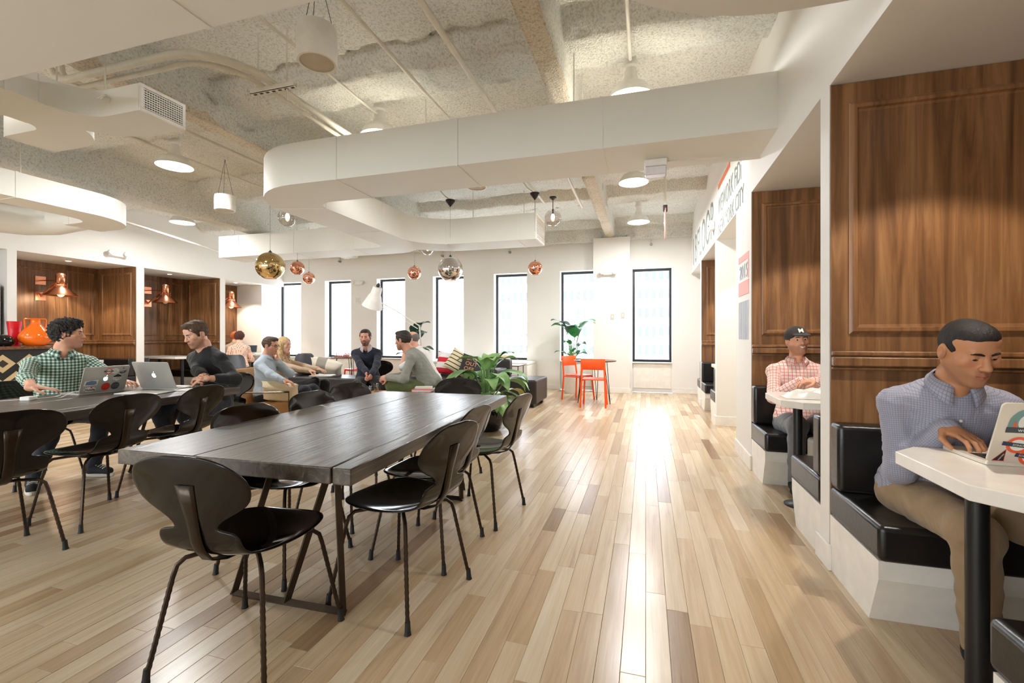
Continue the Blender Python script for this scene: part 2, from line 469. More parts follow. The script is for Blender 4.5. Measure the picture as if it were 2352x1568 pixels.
def panelling(parent, org, ang, width, ztop, frames, z_rail=1.03, zbot=0.0, fz=(1.18, None)):
    """wood-veneer wall: local u along the wall, local -y out of it"""
    M = Matrix.Translation(org) @ Matrix.Rotation(ang, 4, 'Z')
    pn = mk('wood_panel', G().box(0, width, -.012, .0, zbot, ztop).rot(M), 'walnut', parent)
    for u0, u1 in frames: frame_molding(pn, M, u0, u1, fz[0], (fz[1] or ztop-.10))
    for zc, h, p in ((z_rail+.055, .024, .026), (z_rail+.015, .046, .036), (z_rail-.02, .014, .022)):
        mk('chair_rail', G().box(0, width, -.012-p, -.010, zc-h/2, zc+h/2).rot(M), 'walnut_trim', pn, bevel=.006)
    return pn

# ---- booth wall on the window-wall's one side (X = XR)
wall_right = struct(empty('wall_right'), 'white wall of booth niches with painted lettering')
def wr(name, *a, mat='wall'): return mk(name, G().box(*a), mat, wall_right)
wr('header', XR, XRB+.2, YB, YF, HR, SLAB+.1)
wr('booth_back', XRB, XRB+.1, YB, YF, 0, HR)
wr('wall_pier', XR, XRB, YB, .90, 0, HR)
P_R = [(2.643, 2.761), (4.40, 5.09), (6.43, 6.55), (8.12, 8.23)]
for a, b in P_R: wr('partition', XR, XRB, a, b, 0, HR)
WD = XRB-XR
panelling(wall_right, (XR+.004, 2.643, 0), 0, WD, HR-.003, [(.075, WD-.08)])
panelling(wall_right, (XR+.004, 4.40, 0), 0, WD, HR-.003, [(.075, WD-.08)])
panelling(wall_right, (XR+.004, 8.12, 0), 0, WD, HR-.003, [(.075, WD-.08)])
panelling(wall_right, (XRB, 2.643, 0), -PI/2, 1.743, HR-.003, [(.1, 1.64)])
panelling(wall_right, (XRB, 4.40, 0), -PI/2, 1.639, HR-.003, [(.1, 1.54)])
panelling(wall_right, (XRB, 8.12, 0), -PI/2, 1.57, HR-.003, [(.1, 1.47)])
bbr = struct(empty('baseboard_right'))
for a, b in ((YB, .90), (2.61, 2.79), (4.37, 5.09), (6.42, 6.56), (8.10, 8.25)):
    mk('board', G().box(XR-.016, XR, a, b, 0, .125), 'trimwhite', bbr, bevel=.003)
mk('board', G().box(XR-.016, XRB, 6.414, 6.43, 0, .125), 'trimwhite', bbr, bevel=.003)

# ---- booth wall across the room (X = XL)
wall_left = struct(empty('wall_left'), 'white wall of walnut lined booth niches')
def wl(name, *a, mat='wall'): return mk(name, G().box(*a), mat, wall_left)
wl('header', XLB-.2, XL, YB, YF, HL, SLAB+.1)
wl('booth_back', XLB-.1, XLB, YB, YF, 0, HL)
P_L = [(4.38, 4.49), (6.19, 6.33), (7.95, 8.08)]
for a, b in P_L: wl('partition', XLB, XL, a, b, 0, HL)
wl('wall_pier', XLB, XL, YB, 2.4, 0, HL)
wl('corner_pier', XLB, -9.50, 9.32, YF, 0, HL)
for y0, y1 in ((4.49, 6.19), (6.33, 7.95)):
    w = y1-y0; panelling(wall_left, (XLB, y0, 0), PI/2, w, HL-.003, [(.06, w*.62), (w*.70, w-.07)])
    panelling(wall_left, (XLB, y1, 0), 0, XL-XLB-.004, HL-.003, [(.12, XL-XLB-.10)])
panelling(wall_left, (XLB, 8.08, 0), PI/2, 1.24, HL-.003, [(.06, .75), (.85, 1.2)])
bbl = struct(empty('baseboard_left'))
for a, b in P_L: mk('board', G().box(XL, XL+.016, a-.02, b+.02, 0, .12), 'trimwhite', bbl, bevel=.003)
# refrigerator alcove beyond the first post
wall_back = struct(empty('wall_back'), 'white wall behind the camera with broad windows added for fill daylight')
eb = [XLB-.2]+[v for w in FILL_WIN for v in w]+[XRB+.2]
for i in range(0, len(eb), 2): mk('pier', G().box(eb[i], eb[i+1], YB-.25, YB, 0, SLAB+.1), 'wall', wall_back)
for n, (a, b) in enumerate(FILL_WIN):  # these unseen openings are added to let in fill daylight
    mk('apron', G().box(a, b, YB-.25, YB, 0, WZ0), 'wall', wall_back); mk('lintel', G().box(a, b, YB-.25, YB, WZ1, SLAB+.1), 'wall', wall_back)
    w = struct(empty('window_%d' % (n+8), ((a+b)/2, YB-.15, WZ0)), 'broad black framed window added behind the camera for fill daylight')
    hw, hh, t_ = (b-a)/2, WZ1-WZ0, .04
    mk('window_frame', G().box(-hw, -hw+t_, 0, .06, 0, hh).box(hw-t_, hw, 0, .06, 0, hh).box(-hw+t_, hw-t_, 0, .06, 0, t_).box(-hw+t_, hw-t_, 0, .06, hh-t_, hh), 'frame', w)
    mk('pane', G().box(-hw+t_, hw-t_, .026, .032, t_, hh-t_), 'pane', w)
# ================================================================ things under the ceiling
def offset_path(path, d):
    P = [Vector((x, y)) for x, y in path]; out = []
    for i, p in enumerate(P):
        a = P[max(i-1, 0)]; b = P[min(i+1, len(P)-1)]
        t1 = (p-a).normalized() if i > 0 else (b-p).normalized(); t2 = (b-p).normalized() if i < len(P)-1 else t1
        n1 = Vector((-t1.y, t1.x)); n2 = Vector((-t2.y, t2.x)); n = n1+n2
        n = n.normalized()/max(.3, n.normalized().dot(n1)); out.append(p+n*d)
    return out
def duct_geo(path, w, z0, z1, grow=0.0):
    L = offset_path(path, w/2+grow); R = offset_path(path, -w/2-grow); g = G()
    for a, b in zip(L, R): g.v += [(a.x, a.y, z0-grow), (b.x, b.y, z0-grow), (b.x, b.y, z1+grow), (a.x, a.y, z1+grow)]
    n = len(path)
    for i in range(n-1):
        o = 4*i
        for k in range(4): g.f.append((o+k, o+(k+1) % 4, o+4+(k+1) % 4, o+4+k))
    g.f += [(3, 2, 1, 0), (4*n-4, 4*n-3, 4*n-2, 4*n-1)]
    return g
def cut_path(path, step):
    """split a polyline in runs of about step metres; returns list of sub-paths"""
    out = [[path[0]]]; acc = 0
    for i in range(1, len(path)):
        a = Vector(path[i-1]); b = Vector(path[i]); L = (b-a).length; pos = 0
        while acc+L-pos > step:
            t_ = step-acc; pos += t_; q = a.lerp(b, pos/L); out[-1].append(tuple(q)); out.append([tuple(q)]); acc = 0
        acc += L-pos
        if (Vector(out[-1][-1])-b).length > 1e-6: out[-1].append(tuple(b))
    return [p for p in out if len(p) > 1]
def duct(label, runs, w, Z0, Z1, step=1.25, rods=(), ztop=3.55, group=None):
    e = thing('air_duct', label, 'air duct', (0, 0, 0), group=group)
    for ri, path in enumerate(runs):
        z0 = Z0+ri*.0025; z1 = Z1-ri*.0025
        subs = cut_path(path, step)
        for i, sp in enumerate(subs):
            mk('duct_section', duct_geo(sp, w, z0, z1), 'duct', e, smooth=True, angle=30)
            if i > 0:
                a = Vector(sp[0]); b = Vector(sp[1]); d = (b-a).normalized()*.012
                mk('seam_flange', duct_geo([tuple(a-d), tuple(a+d)], w, z0, z1, .004), 'duct', e)
    for x, y in rods: mk('hanger_rod', G().tube([(x, y, Z1-.01), (x, y, ztop)], .006, 6), 'pipe', e)
    return e
# the long duct: from the booth wall, round a bend, then split to two ends
DZ0, DZ1 = 2.63, 3.03
yc, xc = 3.85, -3.79
main = [(XR, yc)]+[(x, yc) for x in (0, -1, -2, -3.27)]+arc(-3.27, yc+.52, .52, -PI/2, -PI, 10)[1:]+[(xc, 5.4), (xc, 6.34)]
rgt = [(xc, 5.95)]+arc(xc+.93, 5.95, .93, PI, PI/2, 12)[1:]+[(-2.2, 6.88), (-1.585, 6.88)]
lft = [(xc, 6.3)]+arc(xc-.5, 6.30, .5, 0, PI/2, 10)[1:]+[(-5.6, 6.80), (-7.63, 6.80)]
e = duct('long white rectangular air duct bending and splitting over the lounge', [main, rgt, lft], .58, DZ0, DZ1, 1.22,
     rods=[(-.55, 3.60), (-.55, 4.10), (-2.12, 4.10), (-4.05, 4.6), (-3.55, 5.3), (-2.6, 6.62), (-1.9, 7.1), (-5.9, 6.55), (-7.3, 6.55)])
# end grilles
def grille(parent, cx, cy, cz, wd, ht, ang, name='grille'):
    """louvred register, local +x is its outward face"""
    r = empty(name, (cx, cy, cz), ang); r.parent = parent
    fr = G(); b = .022
    fr.box(-.004, .012, -wd/2, wd/2, -ht/2, -ht/2+b).box(-.004, .012, -wd/2, wd/2, ht/2-b, ht/2).box(-.004, .012, -wd/2, -wd/2+b, -ht/2+b, ht/2-b).box(-.004, .012, wd/2-b, wd/2, -ht/2+b, ht/2-b)
    mk('grille_frame', fr, 'white', r, bevel=.002)
    mk('grille_back', G().box(-.003, .001, -wd/2+b, wd/2-b, -ht/2+b, ht/2-b), 'grille_dark', r)
    sl = G()
    n = 9
    for k in range(n):
        z = -ht/2+b+(k+.5)*(ht-2*b)/n; sl.box(.003, .009, -wd/2+b, wd/2-b, z-.003, z+.003)
    n = int((wd-2*b)/.016)
    for k in range(n):
        y = -wd/2+b+(k+.5)*(wd-2*b)/n; sl.box(.001, .006, y-.002, y+.002, -ht/2+b, ht/2-b)
    o = mk('louvre', sl, 'white', r); o['kind'] = 'stuff'
    return r
grille(e, -1.585, 6.88, (DZ0+DZ1)/2, .56, .38, 0)
grille(e, -7.63, 6.80, (DZ0+DZ1)/2, .56, .38, PI)
# two-ended diffuser with the louvred grille
e = thing('air_duct', 'small white duct branching to two louvred grilles beside the conduits', 'air duct')
mk('duct_section', duct_geo([(-3.85, 1.452), (-3.85, 2.02)], .434, 2.63, 2.81), 'duct', e)
mk('seam_flange', duct_geo([(-3.85, 1.70), (-3.85, 1.72)], .44, 2.63, 2.81, .004), 'duct', e)
mk('duct_section', duct_geo([(-3.78, 1.86), (-3.78, 1.90)]+arc(-3.42, 1.90, .36, PI, PI/2, 12)[1:]+[(-3.14, 2.26)], .30, 2.632, 2.808), 'duct', e, smooth=True, angle=30)
mk('duct_section', duct_geo([(-3.92, 1.90), (-3.92, 2.01)]+arc(-4.17, 2.01, .25, 0, PI/2, 12)[1:]+[(-4.50, 2.26)], .30, 2.634, 2.806), 'duct', e, smooth=True, angle=30)
for x, y in ((-3.6, 2.2), (-4.1, 2.2)): mk('hanger_rod', G().tube([(x, y, 2.81), (x, y, 3.55)], .006, 6), 'pipe', e)
mk('damper_knob', G().tube([(-3.42, 2.11, 2.74), (-3.42, 2.07, 2.74)], .016, 10).tube([(-3.46, 2.07, 2.735), (-3.38, 2.07, 2.745)], .006, 6), 'white', e)
grille(e, -3.14, 2.26, 2.72, .30, .18, 0); grille(e, -4.50, 2.26, 2.72, .30, .18, PI)
# broad flat duct over the near tables
e = duct('broad flat beige duct underside over the dark slab tables', [[(-6.4, 1.02), (-3.4, 1.02), (-.46, 1.02)]], .86, 2.46, 2.95, 1.55, rods=[(-1.2, 1.40), (-2.8, 1.40), (-4.2, 1.40)])
# bend coming out of the booth wall
bend = [(XR, 1.66), (.60, 1.66)]+arc(.60, 1.02, .64, PI/2, PI, 12)[1:]+[(-.04, .4), (-.04, -2)]
duct('wide curved duct bend coming out of the booth wall above the first booth', [bend], .74, 2.46, 2.95, 4)
# side duct by the far booths with a round branch
sd = [(-6.55, 1.47), (-6.55, 3.6)]+arc(-7.0, 3.75, .45, 0, PI/2, 10)[0:]+[(-7.3, 4.2)]
e = duct('white duct with a rounded end beside the cylindrical duct', [sd], .42, 2.63, 2.90, 1.6, rods=[(-6.55, 3.2)])
o = mk('round_duct', G().tube([(-7.9, 2.2, 2.70), (-7.9, 3.6, 2.70), (-7.88, 3.9, 2.71), (-7.7, 4.12, 2.73), (-7.3, 4.2, 2.75)], [.21, .21, .20, .18, .14], 24), 'duct', smooth=True)
tag(o, 'fat cylindrical white duct tube beside the rounded duct end', 'air duct')

# ---- pendant lamps
def pendant():
    e = thing('pendant_lamp', 'white enamel dome pendant lamp', 'lamp')
    sh_ = [(.046, .36), (.048, .33), (.06, .30), (.06, .27), (.045, .255), (.052, .20), (.066, .14), (.085, .115), (.14, .095), (.165, .06), (.19, .0), (.187, .0), (.162, .055), (.135, .085), (.08, .10), (.0, .10)]
    mk('lamp_shade', G().lathe(sh_, 32, caps=False), 'white', e, smooth=True)
    mk('lamp_cap', G().lathe([(.03, .36), (.066, .36), (.066, .40), (.03, .41), (.012, .415)], 20), 'white', e, smooth=True)
    mk('diffuser', G().lathe([(.0, .012), (.17, .012), (.172, .03), (.0, .034)], 28), 'bulb', e, smooth=True)
    return e
LZ = 3.16
spots = [(-.12, 3.92, 'white dome pendant lamp half hidden behind the long duct, by the ceiling pipe'),
         (-2.55, 3.95, 'white dome pendant lamp behind the long duct beside the steel strut'),
         (-5.30, 3.95, 'lit white dome pendant lamp between louvred grille and duct bend'),
         (-.15, 6.06, 'lit white dome pendant lamp below the long duct, facing the emergency box'),
         (-.12, 8.19, 'lit white dome pendant lamp close to the painted lettering and window wall'),
         (-7.80, 5.95, 'lit white dome pendant lamp near the two left-out booth lamps'),
         (-5.30, .9, 'white dome pendant lamp added out of view as fill light over the dark table end'),  # lamps from here on hang out of view, added as fill light
         (-.12, -1.2, 'white dome pendant lamp added behind the camera as fill light over the aisle'), (-7.8, 1.2, 'white dome pendant lamp added out of view as fill light by the patterned bar')]
spots[5] = (-7.80, 5.95, 'lit white dome pendant lamp in front of the white booth header')
pl = pendant()
for i, (x, y, lb) in enumerate(spots):
    q = pl if i == 0 else dup(pl)
    q.location = (x, y, LZ); q['label'] = lb; q['group'] = 'white dome pendant lamps'
    mk('stem', G().tube([(0, 0, .40), (0, 0, SLAB+.03-LZ)], .011, 8), 'pipe', q)
    lamp_light('pendant_glow', 'AREA', (x, y, LZ-.01), LAMP_W, (.98, .985, 1), .32)

# ---- ceiling pipes running towards the windows
def pipe(pts, r, label, cat='pipe'):
    o = mk('ceiling_pipe', G().tube(pts, r, 10), 'pipe', smooth=True); return tag(o, label, cat)
pipe([(-.12, .2, 3.40), (-.12, 3.74, 3.40), (-.12, 3.82, 3.44), (-.12, 3.865, 3.54)], .014, 'slim white pipe feeding the pendant lamp above the long duct')
pipe([(-1.41, .2, 3.36), (-1.41, 3.3, 3.36), (-1.41, 4.9, 3.36)], .024, 'thick white sprinkler pipe beside the rough beam')
pipe([(-1.90, .2, 3.36), (-1.90, 4.6, 3.36)], .015, 'slim white pipe beside the thick sprinkler pipe')
pipe([(-2.55, 1.5, 3.37), (-2.55, 3.895, 3.37)], .013, 'slim white pipe behind the hanging speaker')
pipe([(-1.0, 4.6, 3.30), (-1.0, 7.4, 3.28)], .02, 'white pipe running under the far ceiling past the globe lamp')
pipe([(-1.58, 5.3, 3.33), (-1.58, 7.2, 3.33)], .016, 'slim white pipe near the black cone canopy')
pipe([(-5.53, 2.2, 3.40), (-5.53, 6.2, 3.40)], .014, 'slim white pipe passing the lit pendant by the louvred grille')
pipe([(-4.75, 2.3, 3.38), (-4.75, 5.4, 3.38)], .02, 'white pipe behind the louvred grille duct')
pipe([(-7.0, 3.2, 2.92), (-8.6, 7.6, 2.92)], .02, 'white pipe along the booth wall header')
# pair of bent conduits
def conduit(off, r, label):
    z = 3.15-off*.15; y = 2.36+off
    X1 = -2.80-off
    p = [(-4.40, y-.08, 3.5), (-4.40, y-.05, 3.25), (-4.37, y-.02, 3.17), (-4.28, y, z)]+[(-3.9, y, z), (-3.2, y, z)]
    R = .42-off
    p += [(a, b, z) for a, b in arc(X1-R, y+R, R, -PI/2, 0, 10)]
    p += [(X1, 3.2, z), (X1, 4.5, z)]
    o = mk('conduit', G().tube(p, r, 12), 'pipe', smooth=True); return tag(o, label, 'conduit')
conduit(0.0, .027, 'thick white conduit with a wide bend, the outer of two')
conduit(.09, .019, 'thinner white conduit with a wide bend, the inner of two')
st = thing('strut_hanger', 'slotted white strut bracket hung on two threaded rods under the conduits', 'bracket', (-2.80, 2.86, 3.09))
g = G().box(-.21, .21, -.02, .02, 0, .004).box(-.21, .21, -.02, -.017, 0, .04).box(-.21, .21, .017, .02, 0, .04)
mk('strut_rail', g, 'white', st)
g = G()
for k in range(7): g.box(-.19+k*.06, -.16+k*.06, -.008, .008, -.0015, .0)
mk('strut_slots', g, 'grille_dark', st)['kind'] = 'stuff'
for x in (-.15, .13): mk('threaded_rod', G().tube([(x, 0, -.09), (x, 0, .48)], .006, 8), 'pipe', st)

# ---- hanging cylinder speakers
def speaker(x, y, z, r, h, label):
    e = thing('hanging_speaker', label, 'speaker', (x, y, z))
    mk('speaker_body', G().lathe([(r*.86, 0), (r*.97, .0), (r, .012), (r*1.02, h*.5), (r, h-.02), (r*.97, h), (0, h)], 32, caps=False), 'white', e, smooth=True)
    mk('speaker_cone', G().lathe([(0, .006), (r*.86, .006), (r*.87, .0), (r*.86, .012)], 28, caps=False), plain('speaker_mesh', rgb(198, 188, 172), .8), e)
    for k in range(3):
        a = 2*PI*k/3+.5; mk('wire', G().tube([(r*.8*math.cos(a), r*.8*math.sin(a), h), (0, 0, 3.56-z)], .002, 5), 'black', e)
speaker(-2.03, 2.43, 2.93, .122, .225, 'big white cylinder speaker hung on three wires beside the strut bracket')
speaker(-5.46, 4.75, 2.87, .125, .2, 'white cylinder speaker hung between the pendant lamp and the duct bend')
speaker(-1.92, 5.0, 2.93, .125, .2, 'white cylinder speaker mostly hidden above the long duct')

# ---- mirror balls and glass globes
def mirror_ball(pos, r, mat, label, ztop=3.555, cone=False, grp=None):
    e = thing('globe_pendant', label, 'lamp', pos, group=grp)
    cut = -.90 if mat != 'globe' else -.97
    pr = [(r*math.sqrt(max(0, 1-c*c)), r*c) for c in np.sin(np.linspace(math.asin(cut), PI/2-.06, 22))]
    mk('globe', G().lathe(pr, 36, caps=False), mat, e, smooth=True)
    mk('globe_collar', G().lathe([(r*.12, r*.985), (r*.12, r*1.05), (r*.05, r*1.1), (r*.03, r*1.16)], 14), 'black', e)
    if mat != 'globe':
        ra = r*math.sqrt(1-cut*cut)
        mk('glow_lining', G().lathe([(0, r*cut+.012), (ra*.97, r*cut+.008)], 24, caps=False), 'orange_in', e)
    else:
        mk('bulb', G().sphere((0, 0, r*.1), (r*.22, r*.22, r*.42), 14, 10), 'warm_bulb', e, smooth=True)
        mk('bulb_socket', G().lathe([(r*.09, r*.48), (r*.09, r*.95)], 10), 'black', e)
    mk('cord', G().tube([(0, 0, r*1.1), (0, 0, ztop-pos[2])], .0035 if not cone else .006, 6), 'cord' if not cone else 'black', e)
    if cone: mk('canopy', G().lathe([(.01, ztop-pos[2]-.05), (.055, ztop-pos[2]-.02), (.055, ztop-pos[2])], 16), 'black', e)
    return e

BALL = 'mirror ball pendants'
mirror_ball((-5.69, 5.75, 2.28), .215, 'gold_ball', 'large gold mirror ball pendant in front of the booth header')
mirror_ball((-5.87, 6.53, 2.37), .12, 'copper_ball', 'small copper mirror ball beside the large gold ball', 2.64)
mirror_ball((-6.66, 7.73, 2.37), .12, 'copper_ball', 'small copper mirror ball hanging lowest near the gold ball')
mirror_ball((-3.99, 7.28, 2.31), .12, 'copper_ball', 'small copper mirror ball beside the large clear ball')
mirror_ball((-3.24, 7.18, 2.33), .215, 'silver_ball', 'large silvery half clear mirror ball pendant')
mirror_ball((-1.77, 7.34, 2.31), .12, 'copper_ball', 'small copper mirror ball below the duct end, alone')
mirror_ball((-1.40, 6.99, 3.03), .13, 'globe', 'clear glass globe lamp with glowing bulb beside the duct end', 3.36, True)
mirror_ball((-5.04, 5.41, 2.91), .13, 'globe', 'clear glass globe lamp half hidden by the duct bend')
mirror_ball((-3.89, 7.60, 2.80), .12, 'globe', 'clear glass globe lamp peeping below the duct split')
for (x, y, z), lb in (((-1.53, 6.32, 3.13), 'black cone canopy beside the glowing globe lamp'), ((-2.74, 6.07, 3.06), 'black cone canopy fed by a white conduit under the ceiling')):
    e = thing('cone_canopy', lb, 'ceiling canopy', (x, y, z))
    mk('cone', G().lathe([(.004, 0), (.07, .085), (.068, .1), (.0, .1)], 20, caps=False), 'black', e, smooth=True, angle=25)
    mk('canopy_wire', G().tube([(0, 0, .1), (-.12, .02, .2), (-.35, -.1, .52)], .009, 6), 'pipe', e)
    mk('cord', G().tube([(0, 0, 0), (0, 0, -.45)], .003, 5), 'cord', e)
# ---- small devices
e = thing('emergency_light', 'white emergency light box fixed under the long duct', 'emergency light', (.08, 3.93, 2.50))
mk('housing', G().box(-.09, .09, -.05, .05, .07, .13), 'white', e, bevel=.01); mk('lens', G().box(-.085, .085, -.045, .045, 0, .07), plain('lens', rgb(225, 220, 222), .25), e, bevel=.012)
mk('wire_tube', G().tube([(.08, 0, .115), (.45, .05, .115), (.80, .1, .1)], .008, 6), 'pipe', e)
def wall_light(loc, rz, label, sc=1.0):
    e = thing('emergency_light', label, 'emergency light', loc, rz)      # local -y out of the wall
    mk('housing', G().box(-.12, .12, -.07, 0, -.05, .06), 'white', e, bevel=.012)
    for s_ in (-1, 1):
        g = G().lathe([(.025, 0), (.045, .03), (.05, .07), (.046, .072), (0, .05)], 18, caps=False); g.rot(Matrix.Translation((s_*.125, -.05, .01)) @ Matrix.Rotation(s_*.7, 4, 'Y') @ Matrix.Rotation(PI/2, 4, 'X'))
        mk('lamp_head', g, 'white', e, smooth=True)
    return e
wall_light((-.73, 9.52, 2.48), 0, 'white twin head emergency light on the wall column')
wall_light((-6.94, YF, 2.51), 0, 'white twin head emergency light between two windows')
wall_light((XL, 5.84, 2.67), PI/2, 'white twin head emergency light on the booth header')
e = thing('motion_sensor', 'white sensor box on the lettered wall beside 18 FLOOR', 'sensor', (XR, 6.62, 2.66), -PI/2)
mk('housing', G().box(-.06, .06, -.07, 0, -.06, .07), 'white', e, bevel=.015)
g = G().lathe([(0, .012), (.02, .01), (.028, 0)], 16, caps=False); g.rot(Matrix.Translation((0, -.07, .01)) @ Matrix.Rotation(PI/2, 4, 'X')); mk('lens', g, 'steel', e, smooth=True)
for (x, y, z), lb in (((-.66, 9.52, 1.57), 'grey light switch on the wall column'), ((-.45, 9.52, 1.60), 'white thermostat on the wall column')):
    e = thing('wall_switch', lb, 'switch', (x, y, z)); mk('plate', G().box(-.035, .035, -.008, 0, -.06, .06), plain('plate', rgb(196, 190, 178), .4), e, bevel=.004); mk('toggle', G().box(-.012, .012, -.014, -.006, -.025, .025), 'white', e, bevel=.003)
e = thing('wall_plate', 'pale panel box on the wall between windows behind the desk lamp', 'switch', (-6.97, YF, 2.07)); mk('plate', G().box(-.07, .07, -.03, 0, -.08, .08), 'white', e, bevel=.01); mk('grid', G().box(-.05, .05, -.034, -.028, -.05, .05), 'duct', e)
for x, lb in ((.11, 'above the window beside the wall column'), (-2.96, 'between the duct end and the silvery ball'), (-4.63, 'behind the duct split'), (-7.5, 'beside the small copper balls')):
    e = thing('sprinkler_head', 'small metal sprinkler head on the window wall '+lb, 'sprinkler', (x, YF, 3.08), group='sprinklers on the window wall')
    g = G().lathe([(.03, 0), (.03, .012), (.012, .014), (.012, .05), (.026, .055), (.026, .06)], 12); g.rot(Matrix.Rotation(PI/2, 4, 'X')); mk('nozzle', g, 'steel', e, smooth=True)
    mk('feed_stub', G().tube([(0, -.02, 0), (0, -.03, .10)], .012, 8), 'pipe', e)
# red banner sign hung edge-on
e = thing('hanging_sign', 'thin red and white hanging sign seen edge-on under a white rod', 'sign', (.27, 6.86, 2.62))
mk('sign_rod', G().tube([(0, 0, .42), (0, 0, .93)], .018, 8), 'pipe', e); mk('sign_clamp', G().box(-.03, .03, -.03, .03, .34, .44), 'black', e, bevel=.01)
mk('sign_panel', G().box(-.006, .006, -.15, .15, -.02, .36), plain('sign_red', rgb(226, 74, 62), .5), e); mk('sign_face', G().box(-.010, -.006, -.12, .12, .16, .34), 'white', e)
# lettering on the booth wall
e = thing('wall_lettering', 'grey painted wall lettering 18 FLOOR, WEWORK FIDI, NEW YORK CITY', 'lettering', (XR-.002, 9.55, 0))
MAT['ink'] = plain('letter_grey', rgb(124, 132, 124), .7); MAT['bar_orange'] = plain('orange_vinyl', rgb(228, 112, 66), .6)
MAT['pink'] = plain('poster_pink', rgb(240, 172, 168), .7); MAT['blue_ink'] = plain('poster_blue', rgb(196, 202, 216), .7)
R90 = (PI/2, 0, -PI/2)
def fit(o, width):
    xs_ = [v.co.x for v in o.data.vertices]; o.scale.x = width/(max(xs_)-min(xs_)); return o
fit(text_mesh('letters_number', '18', .74, 'ink', e, (0, 0, 2.54), R90), .62); fit(text_mesh('letters_floor', 'FLOOR', .74, 'ink', e, (0, -.85, 2.54), R90), 2.03)
fit(text_mesh('letters_fidi', 'WEWORK FiDi', .31, 'ink', e, (0, -3.28, 2.70), R90), 1.44)
fit(text_mesh('letters_city', 'NEW YORK CITY', .25, 'ink', e, (0, -3.28, 2.445), R90), 1.56)
mk('orange_bar', G().box(-.002, .002, -4.12, -3.28, 3.035, 3.095), 'bar_orange', e)
e = thing('wall_graphic', 'faded red and blue wall graphic reading 2015 with barcode stripes', 'wall graphic', (XR-.002, 4.95, 0))
g = G().box(-.001, .002, -.46, 0, 1.88, 1.94).box(-.001, .002, -.46, -.42, 1.70, 1.88).box(-.001, .002, -.46, 0, 1.56, 1.69)
mk('red_block', g, 'pink', e); fit(text_mesh('year', '2015', .19, 'blue_ink', e, (-.001, -.04, 1.72), R90), .36)
g = G()
for k in range(11): w_ = .012+.018*((k*7) % 5)/5; g.box(-.001, .002, -.445+k*.042, -.445+k*.042+w_, 1.14, 1.50)
mk('barcode_stripes', g, 'blue_ink', e)

# ---- booth downlights (recessed cans in the soffits)
def downlight(x, y, z, power, label, cone=1.76):
    e = thing('recessed_downlight', label, 'downlight', (x, y, z), group='recessed booth downlights')
    mk('trim_ring', G().lathe([(.038, .0), (.05, -.004), (.052, 0)], 20, caps=False), 'white', e, smooth=True)
    mk('lens', G().lathe([(0, -.001), (.038, -.001)], 16, caps=False), 'bulb', e)
    lamp_light('downlight_beam', 'SPOT', (x, y, z-.015), power, (1, .91, .80), .03, cone=cone, blend=.22)
downlight(1.30, 1.95, HR, SPOT_W, 'recessed downlight over the booth of the man in the blue check shirt')
downlight(1.35, 3.66, HR, SPOT_W, 'recessed downlight over the booth of the man in the cap')
downlight(1.45, 7.42, HR, SPOT_W, 'recessed downlight over the booth near the window wall')
downlight(1.3, 5.76, HR, SPOT_W*.6, 'recessed downlight in the white passage')
downlight(-9.72, 5.38, HL, SPOT_W, 'recessed downlight over the booth with the lit copper lamp')
downlight(-9.72, 7.14, HL, SPOT_W*.25, 'recessed downlight over the dim booth')
downlight(-9.72, 8.75, HL, SPOT_W, 'recessed downlight over the booth by the windows')
# ================================================================ furniture
# ---- moulded shell chair with neck notch and rebar legs (faces local +y)
def shell_surface():
    prof = []   # (y, z) centre line from back top down to seat front, half width, edge curl
    ctl = [(-.305, .800, .060, .0), (-.302, .790, .130, .0), (-.298, .770, .178, -.002), (-.290, .735, .212, .012), (-.282, .70, .222, .018), (-.273, .66, .214, .02), (-.265, .628, .184, .018),
           (-.258, .602, .136, .012), (-.252, .580, .096, .006), (-.247, .560, .082, .003), (-.2445, .550, .083, .003), (-.2425, .543, .138, .004), (-.240, .533, .152, .006), (-.232, .500, .157, .012),
           (-.215, .466, .159, .014), (-.183, .443, .163, .016), (-.135, .431, .178, .018), (-.08, .425, .196, .02), (-.02, .423, .212, .022), (.05, .425, .218, .022), (.11, .43, .212, .02), (.16, .436, .192, .014), (.20, .440, .150, .006), (.222, .437, .10, .0), (.232, .434, .05, 0)]
    nu = 13; P = []
    for y, z, w, c in ctl:
        for i in range(nu):
            u = -1+2*i/(nu-1); x = w*u
            if z > .5: P.append((x, y+c*u*u*1.0, z))           # back: edges curl forward
            else: P.append((x, y, z+c*u*u))
    return P, nu, len(ctl)
P_, nu_, nv_ = shell_surface()
MAT['shell'] = plain('black_shell', rgb(22, 17, 13), .08, 0, .1, Specular_IOR_Level=.36)
MAT['bare'] = plain('bracket_steel', rgb(58, 48, 38), .3, .8, .2)
